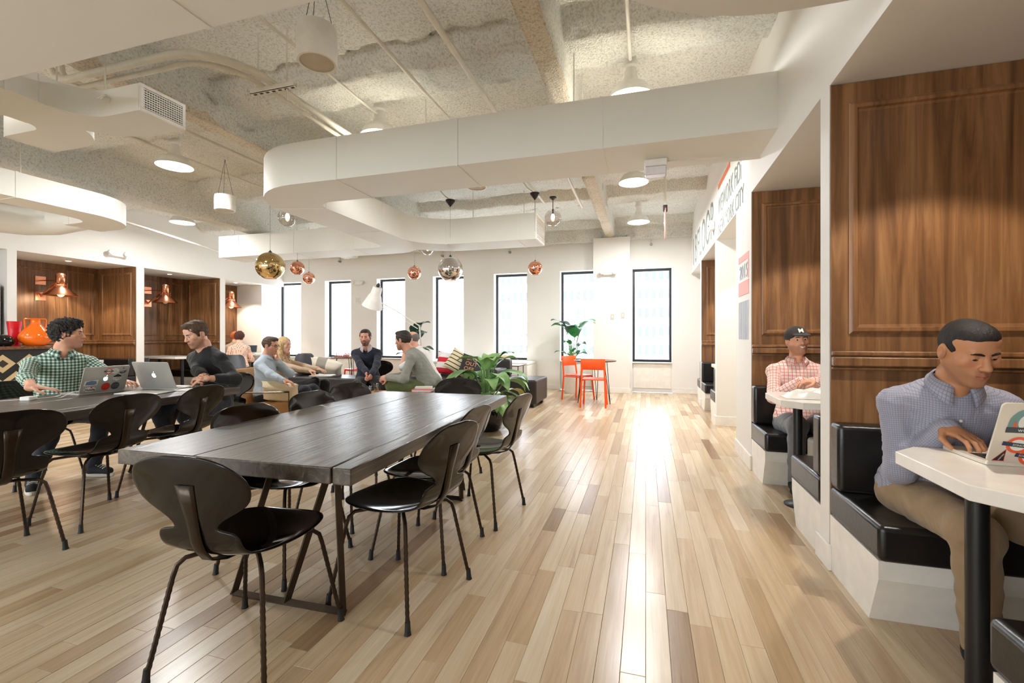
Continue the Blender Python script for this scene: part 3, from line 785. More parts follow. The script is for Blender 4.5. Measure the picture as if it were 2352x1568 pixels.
def make_chair():
    e = thing('shell_chair', 'black moulded chair', 'chair')
    o = mk('seat_shell', G().grid(P_, nu_, nv_), 'shell', e, smooth=True, angle=80)
    m = o.modifiers.new('thick', 'SOLIDIFY'); m.thickness = .010; m.offset = 0
    b = o.modifiers.new('sub', 'SUBSURF'); b.levels = 1; b.render_levels = 2
    # spine bracket on the outside of the back, running under the seat
    sp = [(-.284, .705, .034), (-.269, .64, .028), (-.256, .59, .023), (-.248, .55, .022), (-.240, .51, .022), (-.226, .475, .022), (-.195, .440, .022), (-.14, .419, .023), (-.08, .412, .024), (0, .408, .03)]
    g = G()
    for y, z, w in sp:
        for x in (-w, -w*.45, 0, w*.45, w): g.v.append((x, y-.0025-(.003 if abs(x) < w*.6 else 0)*(1 if z > .45 else 0), z-(.008 if z < .45 else 0)))
    n = 5
    for j in range(len(sp)-1):
        for i in range(n-1): g.f.append((j*n+i, j*n+i+1, (j+1)*n+i+1, (j+1)*n+i))
    k = mk('spine_bracket', g, 'bare', e, smooth=True, angle=60); m = k.modifiers.new('thick', 'SOLIDIFY'); m.thickness = .004
    mk('hub_plate', G().lathe([(.085, .395), (.09, .402), (.085, .412)], 20), 'bare', e, smooth=True)
    for sx in (-1, 1):
        for sy in (-1, 1):
            top = [(0.02*sx, .02*sy, .402), (.10*sx, .09*sy, .402), (.150*sx, .140*sy, .396), (.168*sx, .157*sy, .376), (.176*sx, .165*sy, .34)]
            a = Vector(top[-1]); b_ = Vector((.225*sx, .215*sy, .03)); pts = list(top); rr = [.0085]*len(top)
            N = 26
            for i in range(1, N+1):
                pts.append(tuple(a.lerp(b_, i/N))); rr.append(.0078 if i % 2 else .0094)
            lg = mk('leg', G().tube(pts, rr, 7), 'rebar', e, smooth=True)
            f0 = Vector(pts[-1]); mk('rubber_foot', G().tube([tuple(f0+Vector((0, 0, .02))), (f0.x+.002*sx, f0.y+.002*sy, .012), (f0.x+.003*sx, f0.y+.003*sy, 0)], [.0105, .012, .0145], 10), 'rubber', lg, smooth=True)
    return e
CH = [(-1.41, 1.345, .10, 'black shell chair at the table end, its back to the aisle'),
      (-1.07, 1.84, 1.40, 'aisle side black shell chair next to the end chair of the empty table'),
      (-1.15, 2.27, 1.50, 'black shell chair in the middle of the aisle side of the empty table'),
      (-1.055, 2.83, 1.45, 'black shell chair on the aisle side of the empty table, beside the leafy plant'),
      (-1.80, 1.93, -1.62, 'black shell chair tucked deep under the empty table, opposite the aisle'),
      (-1.88, 2.53, -1.60, 'black shell chair opposite the aisle in the middle of the empty table'),
      (-2.00, 3.05, -1.75, 'black shell chair opposite the aisle by the tan armchair'),
      (-1.57, 3.40, PI+.05, 'black shell chair at the window end of the empty table'),
      (-3.30, 1.48, 1.45, 'black shell chair across from the man in green check, cut by its table end'),
      (-3.45, 2.06, 1.62, 'black shell chair facing the stickered laptop'),
      (-3.50, 2.58, 1.72, 'black shell chair by the paper folder, facing the laptops'),
      (-4.78, 2.40, -1.50, 'black shell chair the man in the green check shirt sits on'),
      (-4.00, 3.36, PI+.1, 'black shell chair the man in the black sweater sits on')]
c0 = make_chair()
for i, (x, y, r, lb) in enumerate(CH):
    q = c0 if i == 0 else dup(c0)
    q.location = (x, y, 0); q.rotation_euler = (0, 0, r); q['label'] = lb; q['group'] = 'black shell chairs round the slab tables'

# ---- dark slab tables on steel frames
def slab_table(name_label, cx, cy, rz, W_, L_, seams):
    e = thing('slab_table', name_label, 'table', (cx, cy, 0), rz)
    xs_ = [-W_/2]+seams+[W_/2]; r = random.Random(cx)
    N = 14
    prev = None
    edges_ = []
    for k, x in enumerate(xs_):
        pts = []
        for i in range(N+1):
            y = -L_/2+L_*i/N; wob = 0 if k in (0, len(xs_)-1) else r.uniform(-.006, .006)
            pts.append((x+wob, y))
        edges_.append(pts)
    for k in range(len(xs_)-1):
        gl = .0006 if k > 0 else 0; gr_ = .0006 if k < len(xs_)-2 else 0
        Lp = [(x+gl, y) for x, y in edges_[k]]
        Rp = []
        for i, (x, y) in enumerate(edges_[k+1]):
            gap = gr_
            if k == len(xs_)-3: gap += .006*max(0, 1-i/4.0)      # open crack near one end
            Rp.append((x-gap, y))
        g = G(); n = N+1
        for z in (.662, .72):
            g.v += [(x, y, z) for x, y in Lp]+[(x, y, z) for x, y in Rp]
        for i in range(N):
            g.f += [(2*n+i, 3*n+i, 3*n+i+1, 2*n+i+1), (i, i+1, n+i+1, n+i), (i, 2*n+i, 2*n+i+1, i+1), (n+i, n+i+1, 3*n+i+1, 3*n+i)]
        g.f += [(0, n, 3*n, 2*n), (n-1, 3*n-1, 4*n-1, 2*n-1)]
        mk('table_plank', g, 'slab', e, bevel=.004)
    for sy in (-1, 1):
        y = sy*(L_/2-.31); b = .016
        fr = empty('leg_frame', (0, y, 0)); fr.parent = e
        def bar(nm, a, c): 
            mk(nm, G().tube([(a[0], 0, a[1]), (c[0], 0, c[1])], .017, 4), 'rebar', fr)
        bar('base_bar', (-.29, .017), (.29, .017))
        bar('upright', (.28, .02), (.25, .66)); bar('upright', (-.28, .02), (-.05, .66)); bar('brace', (0.0, .02), (.235, .66))
        bar('top_bar', (-.30, .655), (.30, .655))
    return e
slab_table('long dark slab table with nobody sitting at it', -1.515, 2.28, .030, 1.06, 1.98, [-.15, .455])
slab_table('long dark slab table holding the two silver laptops', -3.86, 1.98, .10, 1.04, 2.26, [-.1, .40])

# ---- booth benches and tables
def bench(x0, x1, yback, yfront, label, grp='booth benches'):
    """bench whose back stands at yback; faces yfront"""
    x0, x1 = max(x0, XLB+.011), min(x1, XRB-.011)          # ends at the panelling of the booth back
    e = thing('booth_bench', label, 'bench', (0, 0, 0), group=grp); s = 1 if yfront > yback else -1
    def yy(a): return yback+s*a
    D = abs(yfront-yback)
    def bx(nm, mat, a, b, z0, z1, bev, xa=x0, xb=x1):
        ya, yb = sorted((yy(a), yy(b))); return mk(nm, G().box(xa, xb, ya, yb, z0, z1), mat, e, bevel=bev, seg=3)
    poly = [(0, 0), (D-.10, 0), (D-.02, .20), (D-.02, .275), (0, .275)]
    g = G(); n = len(poly)
    g.v = [(x0+.004, yy(a), z) for a, z in poly]+[(x1-.004, yy(a), z) for a, z in poly]
    g.f = [tuple(range(n)), tuple(range(2*n-1, n-1, -1))]+[(i, n+i, n+(i+1) % n, (i+1) % n) for i in range(n)]
    mk('bench_base', g, 'trimwhite', e)
    bx('seat_cushion', 'leather', .0, D, .275, .42, .022); bx('back_cushion', 'leather', .002, .115, .42, .745, .022, x0, x1-.01)
    return e
bench(XR-.004, XRB, 2.63, 2.12, 'black leather bench the man in the blue check shirt sits on')
bench(XR-.004, XRB, .90, 1.54, 'black leather bench facing the man in the blue check shirt')
bench(XR-.004, XRB, 4.388, 3.90, 'black leather bench the man in the cap sits on')
bench(XR-.004, XRB, 2.761, 3.27, 'black leather bench facing the man in the cap')
bench(XR-.004, XRB, 8.108, 7.60, 'black leather bench in the empty booth, its back to the window wall side')
bench(XR-.004, XRB, 6.55, 7.02, 'black leather bench in the empty booth beside the white passage')
bench(XR-.0, XRB, 8.23, 8.75, 'black leather bench facing the window wall')
bench(XLB, XL, 6.178, 5.68, 'black leather bench in the booth with the lit copper lamp')
bench(XLB, XL, 4.49, 4.98, 'black leather bench behind the vases')
bench(XLB, XL, 7.938, 7.45, 'black leather bench in the dim booth, next to the polka dot blouse')
bench(XLB, XL, 6.33, 6.82, 'black leather bench in the dim booth next to the post')
bench(XLB, XL+.25, 8.102, 8.56, 'black leather bench the women in the end booth sit on')
def booth_table(x0, x1, yc_, hw, label, aisle, z=.75, px=None, fr=.16):
    e = thing('booth_table', label, 'table', (0, 0, 0), group='white booth tables'); c = .10
    if aisle < 0: poly = [(x0, yc_-hw+c), (x0+c, yc_-hw), (x1, yc_-hw), (x1, yc_+hw), (x0+c, yc_+hw), (x0, yc_+hw-c)]
    else: poly = [(x0, yc_-hw), (x1-c, yc_-hw), (x1, yc_-hw+c), (x1, yc_+hw-c), (x1-c, yc_+hw), (x0, yc_+hw)]
    mk('table_top', G().prism(poly, z-.045, z), 'white_gloss', e, bevel=.003)
    xs2 = [px if px else (x0+.15 if aisle < 0 else x1-.3), x1-.3 if aisle < 0 else x0+.3]
    for x in xs2:
        mk('table_leg', G().lathe([(.029, .012), (.029, z-.045)], 20, (x, yc_, 0)), 'black', e, smooth=True)
        mk('foot_plate', G().lathe([(fr, 0), (fr, .008), (.05, .014), (.03, .03)], 24, (x, yc_, 0)), 'black', e, smooth=True)
booth_table(.875, 2.28, 1.785, .295, 'white booth table with the white laptop on it', -1, px=1.005, fr=.065)
booth_table(.855, 2.28, 3.56, .30, 'white booth table in front of the man in the cap', -1, px=1.01, fr=.085)
booth_table(.96, 2.28, 7.30, .26, 'white booth table in the empty booth', -1)
booth_table(XLB+.02, -9.16, 5.34, .30, 'white booth table below the lit copper lamp', 1)
booth_table(XLB+.02, -9.05, 7.13, .30, 'white booth table in the dim booth', 1)
booth_table(XLB+.02, -9.1, 8.95, .28, 'wooden booth table with a laptop by the windows', 1)

# ---- copper wall lamps
def sconce(y, label, lit):
    e = thing('copper_wall_lamp', label, 'lamp', (XLB, y, 0), group=None)
    for z in (2.16, 1.88):
        mk('wall_plate', G().box(.012, .024, -.075, .075, z-.075, z+.075), 'copper', e, bevel=.003)
    mk('arm', G().tube([(.02, 0, 2.16), (.42, .04, 2.15)], .011, 8), 'copper', e, smooth=True)
    mk('brace', G().tube([(.02, 0, 1.88), (.40, .03, 2.14)], .014, 8), 'copper', e, smooth=True)
    c = (.46, .05, 0)
    mk('lamp_cap', G().lathe([(.0, 2.285), (.03, 2.282), (.055, 2.27), (.07, 2.24), (.074, 2.20), (.074, 2.10), (.07, 2.095)], 28, c, caps=False), 'copper', e, smooth=True)
    mk('vent_ring', G().lathe([(.09, 2.082), (.094, 2.075), (.09, 2.068)], 28, c, caps=False).lathe([(.09, 2.056), (.094, 2.05), (.09, 2.043)], 28, c, caps=False), 'copper', e, smooth=True)
    for k in range(5):
        a = 2*PI*k/5; mk('vent_post', G().tube([(c[0]+.085*math.cos(a), c[1]+.085*math.sin(a), 2.03), (c[0]+.085*math.cos(a), c[1]+.085*math.sin(a), 2.10)], .005, 6), 'copper', e)
    mk('lamp_shade', G().lathe([(.075, 2.04), (.085, 2.03), (.228, 1.89), (.232, 1.882), (.225, 1.885), (.08, 2.025)], 36, c, caps=False), 'copper', e, smooth=True)
    mk('bulb', G().sphere((c[0], c[1], 1.95), (.06, .06, .085), 16, 10), 'warm_bulb' if lit else 'white', e, smooth=True)
    if lit: lamp_light('wall_lamp_glow', 'POINT', (XLB+.46, y+.05, 1.85), 6, (1, .72, .45), .06)
sconce(5.30, 'copper wall lamp glowing above the orange vase', True)
sconce(7.10, 'unlit copper wall lamp in the dim walnut booth', False)
sconce(8.70, 'copper wall lamp glowing in the booth by the windows', True)
e = thing('power_outlet', 'small black outlet on the walnut panel in the dim booth', 'outlet', (XLB, 6.75, .93), PI/2)
mk('plate', G().box(-.04, .04, -.02, -.011, -.06, .06), 'black', e, bevel=.004); mk('socket', G().box(-.015, .015, -.022, -.018, -.03, .03), 'grille_dark', e)

# ---- bar with inlaid diamonds and three vases
e = thing('patterned_bar', 'bar cabinet with black and tan diamond inlay under a walnut top', 'cabinet', (-7.76, 3.75, 0))
mk('cabinet_body', G().box(-.46, -.006, -1.25, .41, 0, 1.0), 'black', e); mk('counter_top', G().box(-.50, .03, -1.29, .45, 1.0, 1.04), 'walnut_top', e, bevel=.003)
MAT['tan_tile'] = plain('tan_inlay', rgb(196, 172, 128), .5); MAT['dark_tile'] = plain('dark_inlay', rgb(44, 34, 28), .5)
cw, ch = .255, .24
for j in range(4):
    for i in range(-4, 4):
        yc_, zc_ = (i+.5)*cw+(.5*cw if j % 2 else 0), .93-(j+.5)*ch*.9
        if yc_-cw/2 < -1.25 or yc_+cw/2 > .42: continue
        def dia(s, x0, x1): return [(x0, yc_-cw/2*s, zc_), (x0, yc_, zc_+ch/2*s), (x0, yc_+cw/2*s, zc_), (x0, yc_, zc_-ch/2*s), (x1, yc_-cw/2*s, zc_), (x1, yc_, zc_+ch/2*s), (x1, yc_+cw/2*s, zc_), (x1, yc_, zc_-ch/2*s)]
        F8 = [(0, 3, 2, 1), (4, 5, 6, 7), (0, 1, 5, 4), (1, 2, 6, 5), (2, 3, 7, 6), (3, 0, 4, 7)]
        tl = mk('inlay_diamond', G().add(dia(.97, -.006, .0), F8), 'tan_tile', e)
        mk('inlay_centre', G().add(dia(.42, .0, .002), F8), 'dark_tile', tl)
MAT['glaze_o'] = plain('orange_glaze', rgb(232, 106, 18), .12, 0, .05); MAT['glaze_r'] = plain('red_glaze', rgb(205, 28, 40), .14, 0, .05); MAT['glaze_k'] = plain('black_glaze', rgb(14, 14, 14), .08)
e = thing('orange_vase', 'round bellied orange glazed vase with two square handles', 'vase', (-7.85, 3.985, 1.04))
mk('vase_body', G().lathe([(.085, 0), (.115, .02), (.155, .07), (.165, .115), (.155, .155), (.12, .21), (.08, .26), (.055, .29), (.048, .31), (.048, .365), (.052, .37), (.044, .372), (.042, .3)], 36, caps=False), 'glaze_o', e, smooth=True, angle=60)
for s_ in (-1, 1): mk('vase_handle', G().tube([(0, s_*.05, .362), (0, s_*.108, .362), (0, s_*.112, .35), (0, s_*.104, .235)], .0095, 8), 'glaze_o', e, smooth=True)
e = thing('red_vase', 'tall flared red glazed vase', 'vase', (-8.11, 3.90, 1.04)); mk('vase_body', G().lathe([(.05, 0), (.055, .02), (.062, .2), (.075, .33), (.07, .33), (.056, .05)], 28, caps=False), 'glaze_r', e, smooth=True)
mk('vase_foot', G().lathe([(.056, 0), (.06, .006), (.052, .012)], 28), 'glaze_r', e)
e = thing('black_vase', 'low glossy black domed vase', 'vase', (-7.92, 3.685, 1.04)); mk('vase_body', G().lathe([(.08, 0), (.115, .03), (.126, .07), (.11, .115), (.07, .142), (.03, .153), (0, .154)], 32, caps=False), 'glaze_k', e, smooth=True)
mk('vase_foot', G().lathe([(.09, 0), (.094, .004), (.085, .008)], 24), 'glaze_k', e)
e = thing('refrigerator', 'steel refrigerator in the alcove before the first booth', 'refrigerator', (-9.75, 3.93, 0))
mk('body', G().box(-.45, .36, -.42, .42, .02, 1.95), 'steel', e, bevel=.01); mk('door', G().box(.36, .42, -.41, .41, .1, 1.94), 'steel', e, bevel=.012); mk('handle', G().tube([(.42, .32, .8), (.47, .32, .83), (.47, .32, 1.5), (.42, .32, 1.53)], .012, 8), 'black', e, smooth=True)

# ---- bright orange chairs, round high table, red stool with chess table
def orange_chair(x, y, rz, label, col, name):
    m = MAT[col]; e = thing(name, label, 'chair', (x, y, 0), rz, group=None)
    o = mk('seat', G().prism(rrect(-.19, .19, -.19, .19, .05), .445, .465), m, e, bevel=.006)
    g = G(); n = 11
    for z in (.62, .80):
        for i in range(n):
            u = -1+2*i/(n-1); g.v.append((u*.20, -.215-.02*(1-u*u)-(.03 if z > .7 else 0), z))
    for i in range(n-1): g.f.append((i, i+1, n+i+1, n+i))
    o = mk('backrest', g, m, e, smooth=True); s = o.modifiers.new('thick', 'SOLIDIFY'); s.thickness = .016; o.modifiers.new('round', 'BEVEL').width = .004
    for sx in (-1, 1):
        mk('leg', G().tube([(sx*.205, -.225, 0), (sx*.19, -.195, .45), (sx*.182, -.222, .66), (sx*.18, -.228, .76)], .016, 8), m, e, smooth=True)
        mk('leg', G().tube([(sx*.20, .21, 0), (sx*.175, .165, .45)], .016, 8), m, e, smooth=True)
        mk('stretcher', G().tube([(sx*.19, -.195, .43), (sx*.175, .165, .43)], .009, 8), m, e, smooth=True)
    mk('rail', G().tube([(-.18, .165, .43), (.18, .165, .43)], .009, 8), m, e, smooth=True)
    return e
MAT['orange'] = plain('orange_paint', rgb(255, 90, 18), .4, 0, .03); MAT['redpaint'] = plain('red_paint', rgb(236, 44, 34), .4, 0, .03)
orange_chair(-.83, 7.66, .02, 'bright orange metal chair with its back to the aisle at the round table', 'orange', 'orange_chair')
orange_chair(-1.19, 8.35, -2.1, 'bright orange metal chair on the planter side of the round table', 'orange', 'orange_chair')
def hairpin_table(x, y, r, z, label, name):
    e = thing(name, label, 'table', (x, y, 0))
    mk('table_top', G().lathe([(0, z-.022), (r-.004, z-.022), (r, z-.016), (r, z-.004), (r-.004, z), (0, z)], 40, caps=False), 'walnut_top', e, smooth=True, angle=30)
    for k in range(3):
        a = 2*PI*k/3+PI/2; b1, b2 = a-.18, a+.18
        mk('hairpin_leg', G().tube([(r*.62*math.cos(b1), r*.62*math.sin(b1), z-.02), (r*.86*math.cos(a-.01), r*.86*math.sin(a-.01), 0.004), (r*.86*math.cos(a+.01), r*.86*math.sin(a+.01), 0.004), (r*.62*math.cos(b2), r*.62*math.sin(b2), z-.02)], .006, 6), 'black', e)
    return e
hairpin_table(-.86, 8.05, .37, .75, 'round walnut table on black hairpin legs beside the orange chairs', 'round_table')
hairpin_table(-5.92, 7.95, .30, .745, 'small round walnut table carrying the chess set', 'chess_table')
orange_chair(-6.05, 8.45, 2.6, 'bright red metal chair behind the man in the navy sweater', 'redpaint', 'red_chair')
e = thing('chess_set', 'wooden chess board with small dark pieces on the round table', 'chess set', (-5.92, 7.95, .745)); mk('chess_board', G().box(-.17, .17, -.17, .17, 0, .02), 'walnut_top', e, bevel=.002)
r = random.Random(5)
for k in range(12):
    x, y = -.14+.04*(k % 8), (-.12 if k < 8 else .12)
    mk('chess_piece', G().lathe([(.014, .02), (.012, .03), (.006, .045), (.008, .06+r.random()*.03), (.0, .075+r.random()*.03)], 10, (x, y, 0), caps=False), 'glaze_r' if k % 3 else 'walnut_top', e, smooth=True)

# ---- tan leather lounge chair
MAT['tan'] = plain('tan_leather', rgb(176, 128, 74), .42, 0, .10, .25, 40); MAT['cream'] = plain('cream_linen', rgb(222, 205, 170), .85, 0, .06, .3, 90)
MAT['bronze'] = plain('bronze_bar', rgb(70, 60, 48), .35, .8)
def slabcush(w, d, h, r=.035, n=6):
    """soft box cushion centred at origin: superellipsoid grid"""
    g = G(); NU, NV = 36, 16
    for j in range(NV+1):
        ph = -PI/2+PI*j/NV
        for i in range(NU):
            t_ = 2*PI*i/NU
            def sp(c, p): return math.copysign(abs(c)**p, c)
            e1 = .22; e2 = .28
            g.v.append((w/2*sp(math.cos(ph), e2)*sp(math.cos(t_), e1), d/2*sp(math.cos(ph), e2)*sp(math.sin(t_), e1), h/2*sp(math.sin(ph), e2)))
    for j in range(NV):
        for i in range(NU): g.f.append((j*NU+i, j*NU+(i+1) % NU, (j+1)*NU+(i+1) % NU, (j+1)*NU+i))
    return g
def pillow_geo(w, h, t_, seed=0):
    g = G(); n = 13; r = random.Random(seed)
    for s in (1, -1):
        for j in range(n):
            for i in range(n):
                u, v = -1+2*i/(n-1), -1+2*j/(n-1); k = max(0, (1-u**4)*(1-v**4))**.55
                pin = 1-.07*(1-abs(u)**2)*(abs(v)**3); pin2 = 1-.07*(1-abs(v)**2)*(abs(u)**3)
                g.v.append((w/2*u*pin2, s*t_/2*k*(1+.08*r.uniform(-1, 1)), h/2*v*pin))
    N = n*n
    for j in range(n-1):
        for i in range(n-1):
            a = j*n+i; g.f.append((a, a+1, a+n+1, a+n)); g.f.append((N+a, N+a+n, N+a+n+1, N+a+1))
    for i in range(n-1):
        g.f += [(i, N+i, N+i+1, i+1), (N-n+i, N-n+i+1, 2*N-n+i+1, 2*N-n+i), (i*n, (i+1)*n, N+(i+1)*n, N+i*n), (i*n+n-1, N+i*n+n-1, N+(i+1)*n+n-1, (i+1)*n+n-1)]
    return g
e = thing('tan_armchair', 'tan leather lounge chair with thin bronze frame', 'armchair', (-4.30, 4.36, 0), -1.28)   # faces local +y
def tc(nm, g, mat, M): mk(nm, g.rot(M), mat, e, smooth=True)
tc('seat_cushion', slabcush(.62, .66, .16), 'tan', Matrix.Translation((0, .04, .33)) @ Matrix.Rotation(.10, 4, 'X'))
tc('seat_base', slabcush(.62, .66, .08), 'tan', Matrix.Translation((0, .04, .225)) @ Matrix.Rotation(.08, 4, 'X'))
tc('back_cushion', slabcush(.60, .13, .46), 'tan', Matrix.Translation((0, -.27, .56)) @ Matrix.Rotation(.34, 4, 'X'))
tc('back_pad', slabcush(.62, .08, .58), 'tan', Matrix.Translation((0, -.345, .47)) @ Matrix.Rotation(.34, 4, 'X'))
for sx in (-1, 1):
    x = sx*.345
    mk('arm_frame', G().tube([(x, -.42, 0), (x, -.42, .53), (x, .38, .545), (x, .38, .0), (x, -.42, 0)], .011, 4), 'bronze', e)
for y in (-.30, .30): mk('cross_bar', G().tube([(-.345, y, .19), (.345, y, .19)], .011, 4), 'bronze', e)
def pillow(loc, rot, w, h, t_, mat, label, name='cushion', seed=0):
    o = mk(name, pillow_geo(w, h, t_, seed), mat, None, smooth=True); o.location = loc; o.rotation_euler = rot; return tag(o, label, 'cushion')
pillow((-4.015, 4.208, .535), (.35, .10, .3), .42, .23, .18, 'cream', 'cream cushion wedged in the tan armchair')

# ---- dark sofa, ottoman, stumps, side tables
MAT['sofa'] = plain('sofa_leather', rgb(40, 34, 32), .38, 0, .12, .2, 30); MAT['olive'] = plain('olive_bench', rgb(66, 66, 48), .5, 0, .1)
e = thing('sofa', 'dark leather sectional sofa behind the leafy plant', 'sofa', (0, 0, 0))
mk('seat_block', G().box(-3.75, -1.70, 7.12, 7.98, .06, .455), 'sofa', e, bevel=.03, seg=3); mk('sofa_back', G().box(-3.75, -2.35, 7.76, 7.98, .455, .76), 'sofa', e, bevel=.04, seg=3)
mk('sofa_arm', G().box(-2.62, -2.38, 7.14, 7.76, .455, .62), 'sofa', e, bevel=.04, seg=3)
for x, y in ((-1.80, 7.22), (-3.65, 7.22), (-1.80, 7.88), (-3.65, 7.88)): mk('sofa_foot', G().box(x-.04, x+.04, y-.04, y+.04, 0, .06), 'black', e)
e = thing('ottoman_bench', 'long low dark leather bench in front of the windows', 'bench', (0, 0, 0))
mk('bench_seat', G().box(-6.9, -3.95, 6.75, 7.45, .14, .43), 'sofa', e, bevel=.03, seg=3); mk('bench_skirt', G().box(-6.85, -4.0, 6.8, 7.4, .03, .14), 'olive', e)
for x in (-6.8, -4.1):
    for y in (6.85, 7.35): mk('bench_foot', G().box(x-.03, x+.03, y-.03, y+.03, 0, .03), 'black', e)
def stripes(name, a, b, axis, scale, lo=.5, rough=.85):
    t = NT(name); p = t.pos(); sp = t.n('SeparateXYZ'); t.l(p, sp.inputs[0])
    f = t.math('FRACT', t.math('MULTIPLY', sp.outputs[axis], scale)); f = t.math('GREATER_THAN', f, lo)
    t.col(t.mix(f, a, b)); t.set(Roughness=rough); return t.m
MAT['striped'] = stripes('cream_black_stripe', rgb(226, 214, 176), rgb(34, 32, 34), 2, 14, .78)
MAT['redwhite'] = stripes('red_white_stripe', rgb(214, 40, 60), rgb(240, 238, 236), 2, 5, .45)
MAT['greyband'] = stripes('white_grey_band', rgb(236, 230, 214), rgb(160, 156, 146), 0, 2.3, .62)
MAT['darkcush'] = plain('charcoal_cushion', rgb(46, 46, 52), .8)
pillow((-3.45, 7.55, .675), (-.35, .1, .1), .46, .44, .15, 'redwhite', 'red and white striped cushion leaning on the sofa back', seed=1)
pillow((-3.18, 7.42, .705), (-.45, .5, .2), .44, .42, .14, 'striped', 'cream cushion with black stripes on the sofa', seed=2)
o = pillow((-2.90, 7.34, .655), (-.55, .25, .25), .42, .40, .14, 'darkcush', 'charcoal cushion with tan lettering on the sofa', seed=3)
MAT['tan_ink'] = plain('tan_ink', rgb(208, 150, 104), .7)
for k in range(3): text_mesh('cushion_lettering', ['DAY', 'OUT', 'OFF'][k], .10, 'tan_ink', o, (-.12, -.072, .06-.1*k), (PI/2, 0, 0), .002)
pillow((-5.62, 6.98, .61), (.95, .25, .5), .56, .42, .20, 'greyband', 'white cushion with a grey band on the low bench', seed=4)
pillow((-6.25, 7.2, .50), (1.45, .1, .4), .42, .40, .12, 'olive', 'folded olive throw cushion on the low bench', seed=5)
MAT['bark'] = stripes('stump_bark', rgb(120, 74, 44), rgb(70, 40, 26), 0, 60, .5); MAT['stumptop'] = plain('stump_top', rgb(206, 148, 110), .5)
def stump(x, y, r_, z, label):
    e = thing('stump_table', label, 'table', (x, y, 0)); N = 40
    pr = random.Random(int(x*100)); rad = [r_*(1+.03*math.sin(3*k)+pr.uniform(-.02, .02)) for k in range(N)]
    for nm, z0, z1, k_, mt in (('stump_body', 0, z-.012, 1, 'bark'), ('stump_top', z-.012, z, .985, 'stumptop')):
        mk(nm, G().prism([(rad[k]*k_*math.cos(2*PI*k/N), rad[k]*k_*math.sin(2*PI*k/N)) for k in range(N)], z0, z1), mt, e)
stump(-3.30, 4.82, .21, .45, 'tree stump side table carrying the water glasses')
stump(-3.345, 5.20, .165, .44, 'tree stump side table beside the man in the grey sweater')
def tumbler(x, y, z, label):
    e = thing('water_glass', label, 'glass', (x, y, z), group='water glasses')
    mk('glass_wall', G().lathe([(0, .004), (.028, .0), (.03, .006), (.042, .11), (.040, .11), (.027, .01), (0, .01)], 24, caps=False), 'glass', e, smooth=True)
    mk('water', G().lathe([(0, .012), (.026, .012), (.033, .06), (0, .06)], 20, caps=False), 'glass', e, smooth=True)
tumbler(-3.40, 4.77, .45, 'short water glass on the front stump, beside the other glass'); tumbler(-3.25, 4.80, .45, 'short water glass on the front stump, near the grey sweater sleeve'); tumbler(-3.40, 5.18, .44, 'short water glass standing on the back stump')
e = thing('side_table', 'low dark side table stacked with books', 'table', (-2.27, 4.62, 0))
mk('table_top', G().box(-.26, .26, -.2, .2, .52, .55), 'black', e, bevel=.003)
for x in (-.24, .24):
    for y in (-.18, .18): mk('leg', G().box(x-.015, x+.015, y-.015, y+.015, 0, .52), 'black', e)
def book(x, y, z, w, d, h, rz, mat, label, name='book'):
    e = thing(name, label, 'book', (x, y, z), rz); mk('book_cover', G().box(-w/2, w/2, -d/2, d/2, 0, .004).box(-w/2, w/2, -d/2, d/2, h-.004, h).box(-w/2, -w/2+.004, -d/2, d/2, .004, h-.004), mat, e)
    mk('pages', G().box(-w/2+.004, w/2-.006, -d/2+.006, d/2-.006, .004, h-.004), 'white', e); return e
MAT['grey_book'] = plain('book_grey', rgb(150, 148, 136), .6)
book(-2.40, 4.58, .55, .22, .16, .03, .2, 'orange', 'orange covered book on the low dark side table'); book(-2.14, 4.62, .55, .2, .15, .035, -.1, 'grey_book', 'grey book under the open white pages'); book(-2.40, 4.60, .581, .19, .14, .02, .4, 'white', 'white book lying on the orange book'); book(-2.14, 4.62, .586, .24, .17, .012, .1, 'white', 'open white magazine on the side table stack')
e = thing('storage_box', 'pale cream box under the low side table', 'box', (-2.27, 4.62, 0)); mk('box_body', G().box(-.16, .16, -.14, .1, 0, .46), 'cream', e, bevel=.006); mk('box_lid', G().box(-.165, .165, -.145, .105, .46, .49), 'cream', e, bevel=.004)
e = thing('wire_table', 'small thin topped table by the window wall behind the sofa', 'table', (-2.62, 8.35, 0)); mk('table_top', G().box(-.35, .35, -.22, .22, .60, .62), 'walnut_top', e, bevel=.003)
for x in (-.32, .32):
    for y in (-.19, .19): mk('leg', G().tube([(x, y, 0), (x, y, .60)], .008, 6), 'black', e)
pillow((-3.0, 9.3, .69), (1.3, 0, .3), .40, .36, .12, 'cream', 'cream spotted cushion lying on the window bench', seed=8)
e = thing('window_bench', 'low white bench along the window sills', 'bench', (0, 0, 0)); mk('bench_box', G().box(-5.2, -2.35, 9.05, 9.80, .0, .56), 'trimwhite', e, bevel=.01); mk('bench_pad', G().box(-5.2, -2.35, 9.05, 9.80, .56, .62), 'white', e, bevel=.02)
MAT['eames'] = plain('grey_plastic', rgb(84, 86, 92), .3)
